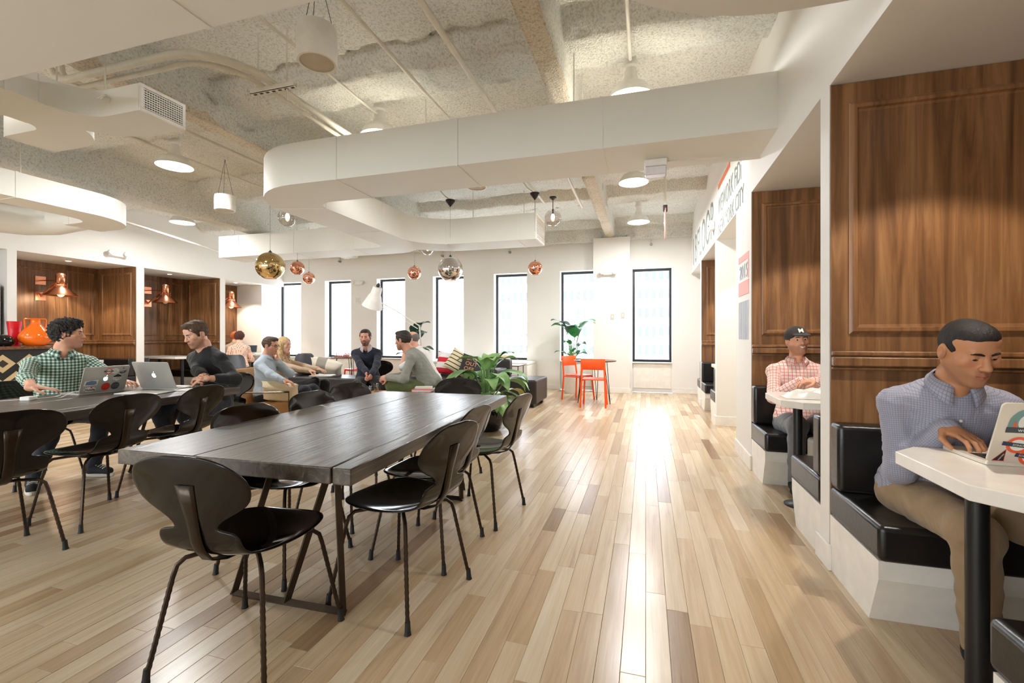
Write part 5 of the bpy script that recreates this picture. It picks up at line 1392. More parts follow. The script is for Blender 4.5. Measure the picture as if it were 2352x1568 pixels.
    cc = cc*(1-lm[:, None])+lipc*lm[:, None]
    if smile:
        tm = (np.abs(L[:, 2]+.0635-dz*.4-12*L[:, 0]**2) < .0045)*(np.abs(L[:, 0]) < .020)*(L[:, 1] > .08); cc = np.where(tm[:, None], np.array(rgb(240, 234, 226)[:3]), cc)
    else:
        tm = (np.abs(L[:, 2]+.0638) < .0012)*(np.abs(L[:, 0]) < .022)*(L[:, 1] > .08); cc = np.where(tm[:, None], lipc*.45, cc)
    nm = np.exp(-(((np.abs(L[:, 0])-.008)/.0045)**2+((L[:, 2]+.041)/.005)**2))*(L[:, 1] > .09); cc *= (1-.5*nm[:, None])
    parts.append((P, Q, cc))
    # hands
    hfw = []
    for i, sg in enumerate((-1, 1)):
        f_ = unit(wr[i]-el[i]) if hf is None or hf[i] is None else unit(hf[i]); n_ = V3(0, 0, -1) if pn is None or pn[i] is None else np.asarray(pn[i], float)
        hp = hand_prims(wr[i], f_, n_, sg*-1 if True else 1, poses[i], S*.98); hfw.append(f_)
        F = Field(np.minimum(wr[i], el[i])-.22, np.maximum(wr[i], el[i])+.22, max(hres*.8, .0034)); apply_prims(F, hp)
        F.cone(wr[i]+(el[i]-wr[i])*(.98 if sleeve < .9 else .45), wr[i], (.040 if sleeve < .9 else .034)*S, .0275*S, .015)
        P, Q = F.mesh(); cc = np.tile(col*.97, (len(P), 1)); parts.append((P, Q, cc))
    PP, QQ, CC, o_ = [], [], [], 0
    for P, Q, c_ in parts: PP.append(P); QQ.append(Q+o_); CC.append(c_); o_ += len(P)
    quadmesh('body', np.concatenate(PP), np.concatenate(QQ), 'skin', e, org, {'skin': np.concatenate(CC)})
    # eyes, brows
    for sg in (-1, 1):
        ey = h(sg*.031, .0735, .004)-org; g = G().sphere(tuple(ey), .0122*S, 14, 10); eo = mk('eye', g, 'eye_w', e, smooth=True)
        look = Hd @ unit(np.array([0, 1, -.25 if lids else -.02])); mk('iris', G().sphere(tuple(ey+look*.0073*S), .0068*S, 12, 8), 'eye_d', eo, smooth=True)
        b = [h(sg*.011, .0925, .0205), h(sg*.024, .0925, .0255), h(sg*.036, .0885, .0255), h(sg*.046, .0795, .0215)]; b = [tuple(x-org) for x in b]
        mk('eyebrow', G().tube(b, [.0032*S, .0050*S, .0044*S, .0018*S], 6), brows or (hair if hair else 'h_brown'), e, smooth=True)
        if lids:
            g = G().tube([tuple(h(sg*(.019+.004*k), (.0865-.0012*abs(k-2.5)**1.5), .0004-.0010*(2.5-abs(k-2.5)))-org) for k in range(6)], .0011*S, 5); mk('eyelash', g, 'h_black', e, smooth=True)
    # ---------- hair
    if hair:
        F = Field(Hc-.32*S if hair_style == 'long' else Hc-.19*S, Hc+.19*S, max(hres, .004))
        tk = {'crop': .003, 'short': .011, 'curly': .023, 'bald': .004, 'long': .014, 'bun': .02}[hair_style]
        F.ell(h(0, -.014, .030), r3(.075+tk, .094+tk, .086+tk), Hd, .01)
        if hair_style in ('short', 'curly'): F.ell(h(0, .045, .098), r3(.052, .048, .026+(.012 if hair_style == 'curly' else 0)), Hd, .02)
        if hair_style == 'crop': F.ell(h(0, .02, .07), r3(.064, .065, .044), Hd, .015)
        # cut away the face, sides and nape
        fz = {'crop': .078, 'short': .082, 'curly': .072, 'bald': .125, 'long': .085, 'bun': .085}[hair_style]
        F.ell(h(0, .115, fz-.11), r3(.082, .088, .112), Hd, .006, sub=True); F.ell(h(0, .045, -.10), r3(.11, .075, .105), Hd, .008, sub=True); F.ell(h(0, .090, -.020), r3(.13, .066, .080), Hd, .008, sub=True)
        if hair_style != 'long': F.ell(h(0, -.02, -.155), r3(.13, .14, .105), Hd, .01, sub=True)
        for sg in (-1, 1): F.ell(h(sg*.088, .006, -.008), r3(.020, .030, .032), Hd, .006, sub=True)
        if hair_style == 'bald': F.ell(h(0, .03, .10), r3(.085, .12, .075), Hd, .01, sub=True)
        if hair_style == 'long':
            for sg in (-1, 1):
                F.cone(h(sg*.066, -.01, .02), h(sg*.083, .020, -.13), .030*S, .030*S, .03); F.cone(h(sg*.083, .020, -.13), h(sg*.085, .05, -.25), .030*S, .018*S, .02)
            F.cone(h(0, -.075, .0), h(0, -.09, -.2), .06*S, .05*S, .04); F.cone(h(-.05, -.06, -.02), h(-.06, -.06, -.21), .04*S, .03*S, .04); F.cone(h(.05, -.06, -.02), h(.06, -.06, -.21), .04*S, .03*S, .04)
        if hair_style == 'bun': F.ell(h(0, -.10, .05), r3(.06, .055, .06), Hd, .02); 
        P, Q = F.mesh()
        if len(P):
            amp = {'crop': .0006, 'short': .0035, 'curly': .010, 'bald': .001, 'long': .004, 'bun': .008}[hair_style]; N_ = nrm_of(P, Q)
            P = P+N_*bumps(P, 60 if hair_style != 'curly' else 75, amp, 3)[:, None]
            if hair_style in ('curly', 'bun'): P = P+N_*bumps(P, 170, amp*.6, 4)[:, None]
            quadmesh('hair', P, Q, hair, e, org)
    if cap:
        F = Field(Hc-.2*S, Hc+.24*S, .005); F.ell(h(0, -.012, .045), r3(.088, .106, .092), Hd, .01); F.ell(h(0, .05, -.09), r3(.14, .2, .125), Hd, .004, sub=True)
        F.ell(h(0, .105, .045), r3(.066, .068, .010), Hd @ rotm(0, .25, 0), .012); P, Q = F.mesh(); quadmesh('cap', P, Q, cap, e, org)
        lo = text_mesh('cap_letter', 'M', .052*S, 'white', e, (0, 0, 0), (0, 0, 0), .003, 1.0, 'CENTER', .002); c0_ = h(0, .101, .066)-org
        Mx = np.eye(4); Mx[:3, 0] = -Hd[:, 0]*-1; Mx[:3, 1] = unit(Hd[:, 2]*.9-Hd[:, 1]*.45); Mx[:3, 2] = unit(np.cross(Mx[:3, 0], Mx[:3, 1])); Mx[:3, 0] = np.cross(Mx[:3, 1], Mx[:3, 2])
        if Mx[:3, 2]@Hd[:, 1] < 0: Mx[:3, 0] *= -1; Mx[:3, 2] *= -1
        Mx[:3, 3] = c0_; lo.matrix_local = Matrix(Mx.tolist())
    if glasses:
        for sg in (-1, 1):
            ring = [tuple(h(sg*.033+.021*math.cos(a), .099-.1*abs(.021*math.cos(a)+.012*sg)*.3, .003+.017*math.sin(a))-org) for a in np.linspace(0, 2*PI, 16, endpoint=False)]
            go = mk('glasses_rim', G().tube(ring, .0022*S, 6, closed=True), glasses, e, smooth=True); mk('glasses_temple', G().tube([tuple(h(sg*.054, .094, .008)-org), tuple(h(sg*.082, .0, .010)-org)], .0022*S, 6), glasses, go)
        mk('glasses_bridge', G().tube([tuple(h(-.012, .104, .006)-org), tuple(h(.012, .104, .006)-org)], .002*S, 6), glasses, e)
    # ---------- shirt
    if shirt:
        F = Field(np.array([pelvis, *Sh, *el, *wr]).min(0)-.19, np.array([pelvis, Nk, *Sh, *el, *wr]).max(0)+.19, res)
        apply_prims(F, torso, .009); F.ell(pelvis+up*.035, r3(.180*gi, .140*gi, .115), R, .04)
        for i in (0, 1):
            F.cone(Sh[i], el[i], .055*S, .051*S, .03); cu = el[i]+(wr[i]-el[i])*min(1, max(0, sleeve*2-1)) if sleeve > .5 else el[i]
            if sleeve > .55: F.cone(el[i], cu, .053*S, (.041 if sleeve > .9 else .047)*S, .03)
        F.cone(Nk-up2*.04*S, Nk+up2*.012*S, .070*S, .062*S, .03)
        if neck_v: F.cone(Nk+fw*.075*S+up2*.04*S, Nk+fw*.125*S-up2*neck_v*S, .052*S, .006*S, .008, sub=True)
        F.cone(Nk+up2*.005*S, Nk+up2*.16*S, .058*S, .06*S, .006, sub=True)
        P, Q = F.mesh(); N_ = nrm_of(P, Q)
        P = P+N_*(bumps(P, 26, .0035, 5)+bumps(P*np.array([1, 1, 2.2]), 42, .0022, 9))[:, None]
        segs = [(pelvis, Nk, .15)]+[(Sh[i], el[i], .06) for i in (0, 1)]+[(el[i], wr[i], .05) for i in (0, 1)]
        best = np.full(len(P), 9.); fab = np.zeros((len(P), 3))
        for (a, b, rad) in segs:
            d = b-a; L_ = np.linalg.norm(d); u = d/L_; t_ = np.clip((P-a)@u, 0, L_); w = P-a-t_[:, None]*u; dist = np.linalg.norm(w, axis=1)-rad
            ref = rdir if abs(u@rdir) < .8 else fdir; x = unit(ref-u*(u@ref)); y = np.cross(u, x); ang = np.arctan2(w@y, w@x)
            fb = np.stack([(P-a)@u, ang*rad if rad < .1 else np.where(np.abs(ang) < 9, (P-a)@rdir, 0), np.zeros(len(P))], 1); m = dist < best; best[m] = dist[m]; fab[m] = fb[m]
        quadmesh('shirt' if collar else 'top', P, Q, shirt, e, org, {'fab': fab})
        if collar:
            g = G(); n = 25; ringd = []
            for k in range(n):
                a = -PI*.90+2*PI*.90*k/(n-1); dirv = -fw*math.cos(a)+rdir*math.sin(a); fr = abs(a)/(PI*.90)      # a=0 is the nape
                top = Nk+up2*(.062-.030*fr)*S+dirv*(.066+.004*fr)*S; bot = Nk+up2*(.012-.055*fr**3)*S+dirv*(.082+.030*fr**2)*S+fw*.012*fr*S
                ringd.append((top-dirv*.006, top, (top+bot)/2+dirv*.006, bot))
            for q in ringd: g.v += [tuple(x-org) for x in q]
            for k in range(n-1):
                for j in range(3): g.f.append((k*4+j, k*4+j+1, (k+1)*4+j+1, (k+1)*4+j))
            co = mk('collar', g, collar, e, smooth=True, angle=180)
            fa = co.data.attributes.new('fab', 'FLOAT_VECTOR', 'POINT'); fa.data.foreach_set('vector', np.array([[k*.0155, j*.02, 0] for k in range(n) for j in range(4)], dtype=np.float32).ravel())
            mo = co.modifiers.new('thick', 'SOLIDIFY'); mo.thickness = .004
        if jacket:
            pass
    # ---------- trousers and shoes
    if 'legs' in visible:
        F = Field(np.array([pelvis, *knees, *feet]).min(0)-.16, np.array([pelvis, *knees]).max(0)+.16, max(res, .009)); apply_prims(F, legs, .010); F.ell(pelvis-up*.01, r3(.172*gi, .128*gi, .105), R, .05)
        P, Q = F.mesh(); N_ = nrm_of(P, Q); P = P+N_*bumps(P, 24, .004, 6)[:, None]; quadmesh('trousers', P, Q, pants, e, org)
        for i in (0, 1):
            d = unit((knees[i]-pelvis)*V3(1, 1, 0)); a = feet[i]*V3(1, 1, 0); F = Field(a-.22, a+.25, .008)
            F.cone(a+V3(0, 0, .055)-d*.035, a+V3(0, 0, .040)+d*.13, .042*S, .036*S, .03); F.cone(a+V3(0, 0, .10), a+V3(0, 0, .05), .042, .045, .03); F.ell(a-V3(0, 0, .06), np.array([.3, .3, .062]), None, .004, sub=True)
            P, Q = F.mesh(); so = quadmesh('shoe', P, Q, shoe, e, org)
            if sole:
                sd = np.cross(d, [0, 0, 1]); g = G(); n = 20; poly = []
                for k in range(n):
                    an = 2*PI*k/n; poly.append(a+d*(.047+.135*math.cos(an))+sd*(.046*math.sin(an)*(1-.15*math.cos(an))))
                g.prism([(p_[0]-org[0], p_[1]-org[1]) for p_ in poly], 0.0, .026); mk('sole', g, sole, so, bevel=.006)
                for k in range(4): p_ = a+d*(.045+.02*k)+V3(0, 0, .092-.008*k); mk('lace', G().tube([tuple(p_-sd*.028-org), tuple(p_+V3(0, 0, .008)-org), tuple(p_+sd*.028-org)], .004, 5), sole, so)
    if watch:
        i = 1 if watch > 0 else 0; u = unit(wr[i]-el[i]); c_ = wr[i]-u*.02; x = unit(np.cross(u, [0, 0, 1])); y = np.cross(u, x); ring = [tuple(c_+(x*math.cos(a)+y*math.sin(a))*.033*S-org) for a in np.linspace(0, 2*PI, 16, endpoint=False)]
        wo = mk('watch', G().tube(ring, .006, 6, closed=True), 'black', e, smooth=True); f0 = c_+V3(0, 0, .035*S)-org; mk('watch_face', G().sphere(tuple(f0), (.014, .014, .006), 12, 6), 'steel', wo, smooth=True)
    e['_dbg'] = 0; del e['_dbg']
    return dict(e=e, Hc=Hc, Hd=Hd, Nk=Nk, Sh=Sh, el=el, wr=wr, fw=fw, up2=up2, org=org, R=R)
# ================================================================ the cast
rad = math.radians
MAT['sh_blue'] = cloth('blue_check_shirt', rgb(164, 164, 177), rgb(122, 130, 154), 'check', .0085, .8); MAT['sh_pink'] = cloth('red_check_shirt', rgb(240, 222, 214), rgb(226, 118, 104), 'check', .026, .8)
MAT['sh_green'] = cloth('green_gingham_shirt', rgb(226, 232, 222), rgb(34, 78, 62), 'gingham', .024, .8, rgb(122, 156, 138)); MAT['sw_black'] = cloth('black_sweater', rgb(20, 20, 21)); MAT['sh_pale'] = cloth('pale_blue_shirt', rgb(186, 200, 212))
MAT['cardigan'] = cloth('beige_cardigan', rgb(206, 180, 150)); MAT['sw_navy'] = cloth('navy_sweater', rgb(30, 36, 54)); MAT['sw_grey'] = cloth('grey_sweater', rgb(150, 152, 142)); MAT['sh_white'] = cloth('white_shirt', rgb(232, 230, 230)); MAT['blouse'] = cloth('polka_blouse', rgb(236, 196, 172), rgb(40, 32, 34), 'dots', .03)
MAT['capcloth'] = cloth('charcoal_cap', rgb(52, 48, 44)); MAT['sh_lilac'] = cloth('lilac_check', rgb(206, 192, 194), rgb(150, 130, 140), 'check', .012)

p1 = person('man in a blue check shirt typing on the white laptop', (1.17, 2.37, .50), -PI/2-.10, lean=.31, scale=.97, head=(.20, .40, .06), hands=[(1.33, 2.115, .816), (1.10, 2.115, .816)], poles=[(1.9, 2.45, .4), (.86, 2.40, .30)],
    knees=[(1.34, 1.93, .50), (1.08, 1.93, .50)], feet=[(1.38, 1.95, .085), (1.12, 1.97, .085)], skin=(196, 142, 104), beard=((104, 76, 58), .42), shirt='sh_blue', collar='sh_blue', pants='khaki', hair='h_black', hair_style='crop', res=.0075, hres=.0030,
    neck_v=.05, poses=('type', 'type'), hf=[V3(-.25, -1, -.16), V3(.25, -1, -.16)], lids=True, girth=1.03, sw=.172)
# shirt front details
def placket(p, mat, n, z0, z1, btn='white'):
    e, Nk, fw, up2, org = p['e'], p['Nk'], p['fw'], p['up2'], p['org']
    for k in range(n):
        c = Nk+fw*(.118+.006*k)-up2*(z0+(z1-z0)*k/max(1, n-1)); mk('shirt_button', G().sphere(tuple(c-org), (.0062, .0062, .0062), 10, 6), btn, e, smooth=True)
placket(p1, 'sh_blue', 4, .10, .34)
p2 = person('smiling man in a charcoal cap and red check shirt in a booth', (1.17, 4.12, .485), -PI/2, lean=-.14, scale=.92, head=(.12, -.12, .05), hands=[(1.21, 3.87, .83), (1.13, 3.89, .83)], poles=[(1.7, 4.1, .5), (.75, 4.1, .5)],
    knees=[(1.32, 3.76, .52), (1.06, 3.74, .52)], feet=[(1.32, 3.87, .085), (1.08, 3.86, .085)], skin=(226, 172, 142), beard=((120, 82, 58), .6), shirt='sh_pink', collar='sh_pink', pants='greytr', hair='h_brown', hair_style='crop', under=(238, 236, 232), neck_v=.05, res=.010, hres=.0045, smile=True, cap='capcloth',
    hf=[V3(-1, -.2, 0), V3(1, .1, 0)], poses=('relax', 'relax'))
p3 = person('curly haired man in a green gingham shirt behind the stickered laptop', (-4.78, 2.58, .53), -.28, lean=.10, scale=.955, head=(1.08, .02, .0), hands=[(-4.25, 2.72, .785), (-4.31, 2.17, .785)], poles=[(-4.5, 3.1, .6), (-4.68, 1.85, .78)],
    knees=[(-4.38, 2.66, .50), (-4.36, 2.32, .50)], feet=[(-4.45, 2.64, .085), (-4.47, 2.26, .085)], skin=(216, 164, 134), beard=((110, 84, 70), .38), shirt='sh_green', collar='sh_green', pants='jeans', hair='h_black', hair_style='curly', neck_v=.10, res=.009, hres=.0038, sleeve=.72,
    hf=[V3(1, .05, .0), V3(.7, .75, -.12)], poses=('relax', 'flat'), sole='sole', sw=.185)
placket(p3, '', 3, .13, .30, 'grey_book')
p4 = person('bearded man in a black sweater with clasped hands at the slab table', (-3.97, 3.34, .535), -PI/2-.05, lean=.12, scale=.985, head=(-.10, .42, .0), hands=[(-3.66, 2.99, .805), (-3.70, 3.03, .80)], poles=[(-3.42, 3.40, .66), (-4.55, 3.30, .74)],
    knees=[(-3.80, 2.93, .50), (-4.10, 2.93, .50)], feet=[(-3.74, 3.06, .085), (-4.12, 3.06, .085)], skin=(228, 180, 152), beard=((112, 78, 56), .55), shirt='sw_black', pants='jeans', hair='h_brown', hair_style='short', neck_v=.055, res=.010, hres=.0042, sleeve=.80,
    hf=[V3(-.9, -.3, .0), V3(.2, -.9, .1)], pn=[V3(0, .3, -1), V3(1, 0, -.2)], poses=('fist', 'fist'), watch=-1)
p5 = person('man with glasses in a pale blue shirt slumped in the tan armchair', (-4.365, 4.35, .465), .28, lean=-.04, scale=.86, head=(-.05, .18, 0), hands=[lambda c, d, s: c+d @ V3(-.055, .085, -.175), (-3.80, 4.12, .63)], poles=[(-4.0, 4.75, .45), (-4.15, 3.95, .50)],
    knees=[(-3.92, 4.62, .52), (-3.88, 4.44, .52)], feet=[(-3.72, 4.65, .085), (-3.70, 4.48, .085)], skin=(222, 168, 140), beard=((150, 100, 70), .45), shirt='sh_pale', collar='sh_pale', pants='jeans', hair='h_brown', hair_style='short', res=.011, hres=.005,
    hf=[V3(.15, -.05, 1), V3(.9, .25, -.15)], pn=[V3(-.8, -.6, .1), None], poses=('chin', 'relax'), glasses='black', watch=-1)
p6 = person('blonde woman in a beige cardigan writing on a notepad', (-4.77, 4.96, .45), .20, lean=.02, scale=.87, head=(-.05, .12, 0), hands=[(-4.24, 5.20, .70), (-4.27, 5.0, .705)], knees=[(-4.22, 5.20, .52), (-4.20, 4.98, .56)], feet=[(-4.20, 5.22, .085), (-4.16, 4.99, .085)],
    skin=(232, 186, 162), lips=(200, 120, 112), shirt='cardigan', pants='blacktr', hair='h_blond', hair_style='long', brows='h_brown', under=(30, 30, 34), neck_v=.14, res=.011, hres=.005, fem=True, sw=.155, poses=('relax', 'fist'))
p7 = person('bearded man in a navy sweater leaning on clasped hands', (-3.90, 5.74, .53), -1.15, lean=.22, scale=.93, head=(-.05, .10, .02), hands=[(-3.55, 5.31, .66), (-3.60, 5.30, .65)], poles=[(-3.30, 5.75, .6), (-4.1, 5.45, .6)],
    knees=[(-3.40, 5.42, .50), (-3.78, 5.28, .50)], feet=[(-3.58, 5.50, .085), (-3.86, 5.30, .085)], skin=(214, 158, 134), beard=((58, 42, 36), .85), shirt='sw_navy', collar='sh_lilac', pants='blacktr', hair='h_dark', hair_style='short', under=(204, 192, 194), neck_v=.11, res=.011, hres=.005,
    hf=[V3(-.2, -.5, -.8), V3(.4, -.4, -.8)], pn=[V3(-.8, -.3, 0), V3(.8, .3, 0)], poses=('clasp', 'clasp'))
p8 = person('man in a grey sweater and olive trousers bent forward on a stool', (-2.58, 5.18, .53), PI+.22, lean=.52, scale=1.0, head=(-.25, .15, .0), hands=[(-3.02, 4.86, .665), (-3.05, 4.94, .66)], poles=[(-2.75, 4.70, .5), (-2.85, 5.5, .5)],
    knees=[(-3.02, 4.93, .56), (-3.0, 5.28, .54)], feet=[(-2.86, 4.95, .085), (-2.88, 5.32, .085)], skin=(216, 160, 132), beard=((86, 64, 54), .5), shirt='sw_grey', pants='greentr', hair='h_dark', hair_style='short', res=.011, hres=.005,
    hf=[V3(-.9, -.1, -.1), V3(-.9, -.25, -.1)], pn=[V3(.1, .8, -.4), V3(.1, -.8, -.4)], poses=('clasp', 'clasp'), watch=-1)
p9 = person('balding man in a white shirt with a hand at his mouth', (-2.98, 5.98, .50), PI+.30, lean=.38, scale=.98, head=(-.02, .10, 0), hands=[lambda c, d, s: c+d @ V3(-.03, .12, -.19), (-3.42, 5.98, .60)], poles=[(-3.25, 5.50, .5), None],
    skin=(224, 172, 148), shirt='sh_white', pants='jeans', hair='h_grey', hair_style='bald', res=.012, hres=.0055, sleeve=.5, hf=[V3(-.25, .1, 1), None], pn=[V3(.8, .3, 0), None], poses=('chin', 'relax'), glasses='steel', collar='sh_white')
p10 = person('woman in a polka dot blouse with curly auburn hair seen from behind', (-8.28, 7.55, .50), 2.5, lean=.12, scale=.95, head=(-.3, .15, 0), skin=(236, 194, 170), shirt='blouse', pants='jeans', hair='h_curl', hair_style='curly', res=.013, hres=.006, sleeve=.35, fem=True, sw=.155)
p11 = person('ginger haired person at the end booth beside the polka dot blouse', (-9.45, 8.42, .50), 1.9, lean=.1, scale=.95, skin=(236, 190, 166), shirt='cardigan', pants='blacktr', hair='h_red', hair_style='bun', res=.014, hres=.006, fem=True, sw=.155)
# seats for the lounge people
def pouf(x, y, w, z, label):
    e = thing('leather_stool', label, 'stool', (x, y, 0)); mk('cushion_top', G().box(-w/2, w/2, -w/2, w/2, z-.14, z), 'sofa', e, bevel=.025, seg=3); mk('stool_base', G().box(-w/2+.03, w/2-.03, -w/2+.03, w/2-.03, .0, z-.13), 'black', e)
pouf(-2.60, 5.20, .42, .435, 'dark leather stool under the man in the grey sweater'); pouf(-2.93, 6.02, .44, .40, 'dark leather stool under the man in the white shirt')
pouf(-4.78, 4.98, .44, .375, 'dark leather stool under the blonde woman'); pouf(-8.28, 7.55, .42, .40, 'dark leather stool under the woman in the polka dot blouse')
q = dup(c0); q.location = (-3.80, 5.78, 0); q.rotation_euler = (0, 0, -1.15-PI/2); q['label'] = 'black shell chair the man in the navy sweater sits on'
# ================================================================ laptops and small things
MAT['alu'] = plain('aluminium', rgb(186, 183, 174), .35, .35, .02); MAT['alu_light'] = plain('aluminium_light', rgb(224, 216, 202), .35, .3, .02); MAT['keys'] = plain('keys_black', rgb(24, 24, 26), .4); MAT['screen'] = plain('screen_glass', rgb(60, 66, 74), .1)
MAT['logo'] = emitter('logo_glow', (1, 1, 1, 1), 1.6); MAT['st_red'] = plain('sticker_red', rgb(206, 52, 44), .5); MAT['st_navy'] = plain('sticker_navy', rgb(52, 58, 80), .5); MAT['st_white'] = plain('sticker_white', rgb(232, 230, 222), .5); MAT['st_black'] = plain('sticker_black', rgb(30, 30, 32), .5); MAT['st_teal'] = plain('sticker_teal', rgb(112, 150, 146), .5); MAT['st_slate'] = plain('sticker_slate', rgb(64, 70, 78), .5); MAT['st_blue'] = plain('sticker_blue', rgb(110, 130, 160), .5); MAT['st_orange'] = plain('sticker_orange', rgb(226, 92, 52), .5); MAT['st_grey'] = plain('sticker_grey', rgb(150, 146, 134), .5)
def laptop(label, loc, rz, w=.315, d=.215, lid_h=.212, tilt=.30, body='alu'):
    """hinge along local x at y=0, keyboard towards +y, lid leans towards -y; returns root and lid"""
    e = thing('laptop', label, 'laptop', loc, rz)
    mk('laptop_base', G().prism(rrect(-w/2, w/2, 0, d, .012), .0, .013), body, e, bevel=.002)
    kb = mk('keyboard', G().box(-w/2+.02, w/2-.02, .02, .115, .013, .0135), 'keys', e)
    for r_ in range(4):
        for k in range(12): mk('key', G().box(-w/2+.024+k*.0223, -w/2+.042+k*.0223, .024+r_*.022, .042+r_*.022, .0135, .0150), 'keys', kb)
    mk('trackpad', G().prism(rrect(-.052, .052, .125, .20, .006), .013, .0134), 'alu', e)
    lid = mk('laptop_lid', G().prism(rrect(-w/2, w/2, 0, lid_h, .012), -.003, .003), body, e, bevel=.0015)
    # lid local: x across, y up the lid, +z = outer (back) face after rotation
    M = Matrix(((1, 0, 0, 0), (0, -math.sin(tilt), -math.cos(tilt), -.002), (0, math.cos(tilt), -math.sin(tilt), .013), (0, 0, 0, 1)))
    lid.matrix_local = M
    mk('display', G().box(-w/2+.012, w/2-.012, .014, lid_h-.012, -.0036, -.003), 'screen', lid)
    return e, lid
def disc(parent, name, x, y, r, mat, z=.0036, n=28, r0=0.0, sx=1.0):
    g = G()
    if r0:
        pts = [(x+sx*r0*math.cos(2*PI*k/n), y+r0*math.sin(2*PI*k/n)) for k in range(n)]+[(x+sx*r*math.cos(2*PI*k/n), y+r*math.sin(2*PI*k/n)) for k in range(n)]
        g.v = [(a, b, z) for a, b in pts]; g.f = [(k, n+k, n+(k+1) % n, (k+1) % n) for k in range(n)]
    else: g.v = [(x+sx*r*math.cos(2*PI*k/n), y+r*math.sin(2*PI*k/n), z) for k in range(n)]; g.f = [tuple(range(n))]
    return mk(name, g, mat, parent)
def poly(parent, name, pts, mat, z=.0036): return mk(name, G().add([(x, y, z) for x, y in pts], [tuple(range(len(pts)))]), mat, parent)
def apple(parent, x, y, s):
    pts = []
    for a in np.linspace(0, 2*PI, 40, endpoint=False):
        r_ = 1.0-.16*math.exp(-((a-PI/2)/.30)**2)-.10*math.exp(-((a-1.5*PI)/.25)**2)-.02*math.cos(2*a); X_, Y_ = .50*r_*math.cos(a), .52*r_*math.sin(a)
        X_ *= 1.0-.16*max(0, -math.sin(a))**1.5
        dx = math.hypot(X_-.62, Y_-.08)
        if dx < .27: X_ = .62-math.sqrt(max(0, .27**2-(Y_-.08)**2))
        pts.append((x+X_*s, y+Y_*s))
    o = poly(parent, 'lid_emblem', pts, 'logo', .0038); poly(parent, 'lid_emblem_leaf', [(x+.02*s, y+.60*s), (x+.08*s, y+.80*s), (x+.24*s, y+.92*s), (x+.22*s, y+.74*s), (x+.10*s, y+.62*s)], 'logo', .0038)
def stxt(parent, s, x, y, size, mat, rot=0.0, z=.0042, sx=1.0, bold=0.0):
    o = text_mesh('sticker_text', s, size, mat, parent, (x, y, z), (0, 0, rot), .0001, sx, 'CENTER', bold); return o
def roundel(lid, x, y, r, word, rot=0.0):
    disc(lid, 'sticker', x, y, r, 'st_white', .0036); disc(lid, 'sticker_ring', x, y, r, 'st_orange' if r > .02 else 'st_red', .0039, 32, r*.68)
    c, s = math.cos(rot), math.sin(rot); w, h_ = r*1.35, r*.24; poly(lid, 'sticker_bar', [(x+c*a-s*b, y+s*a+c*b) for a, b in ((-w, -h_), (w, -h_), (w, h_), (-w, h_))], 'st_navy', .0042)
    stxt(lid, word, x-s*-.0+ (s*r*.12), y-c*r*.12, r*.34, 'st_white', rot, .0046)
# stickered laptop of the man in green
e, lid = laptop('silver laptop covered in stickers on the slab table', (-4.13, 2.505, .72), PI/2, tilt=.32)
roundel(lid, .01, .170, .024, 'LONDON', .0)
poly(lid, 'sticker', [(.055+.03*math.cos(a), .170+.024*math.sin(a)) for a in np.linspace(.5, .5+2*PI, 6, endpoint=False)], 'st_white'); stxt(lid, 'SPIRIT', .055, .172, .011, 'st_grey'); stxt(lid, 'ANIMAL', .055, .160, .011, 'st_grey')
poly(lid, 'sticker', [(.085, .158), (.13, .168), (.14, .175), (.13, .150), (.10, .145)], 'st_navy'); disc(lid, 'sticker', .112, .190, .006, 'st_red'); stxt(lid, 'HUB', .112, .155, .010, 'st_white', .1)
apple(lid, .0, .108, .034)
poly(lid, 'sticker', [(.080+.033*math.cos(a), .115+.031*math.sin(a)) for a in np.linspace(PI/2, 2.5*PI, 6, endpoint=False)], 'st_white'); poly(lid, 'sticker_peak', [(.052, .117), (.108, .117), (.108, .128), (.08, .143), (.052, .128)], 'st_black', .0039); stxt(lid, 'CODE', .080, .100, .018, 'st_black', 0, .0042)
poly(lid, 'sticker', [(-.14, .058), (-.05, .062), (-.045, .105), (-.135, .098)], 'st_white'); poly(lid, 'sticker_wash', [(-.13, .066), (-.07, .064), (-.055, .072), (-.060, .094), (-.09, .100), (-.125, .092)], 'st_blue', .0039)
disc(lid, 'sticker', -.092, .028, .020, 'st_white', .0036, 28, 0, 2.0); stxt(lid, 'Hustle', -.092, .018, .026, 'st_black', 0, .0042, 1.0, .0006); disc(lid, 'sticker_heart', -.085, .045, .006, 'st_red', .0044)
disc(lid, 'sticker', .012, .042, .031, 'st_red'); disc(lid, 'sticker', .078, .042, .031, 'st_slate'); stxt(lid, 'DO WHAT', .012, .046, .011, 'st_orange'); stxt(lid, 'YOU LOVE', .012, .032, .011, 'st_orange'); stxt(lid, 'DO WHAT', .078, .046, .011, 'st_grey'); stxt(lid, 'YOU LOVE', .078, .032, .011, 'st_grey')
# plain laptop of the man in black
e, lid = laptop('plain silver laptop with a glowing fruit emblem on the slab table', (-3.93, 2.80, .72), .12, .35, .24, .24, .36)
apple(lid, 0, .12, .040)
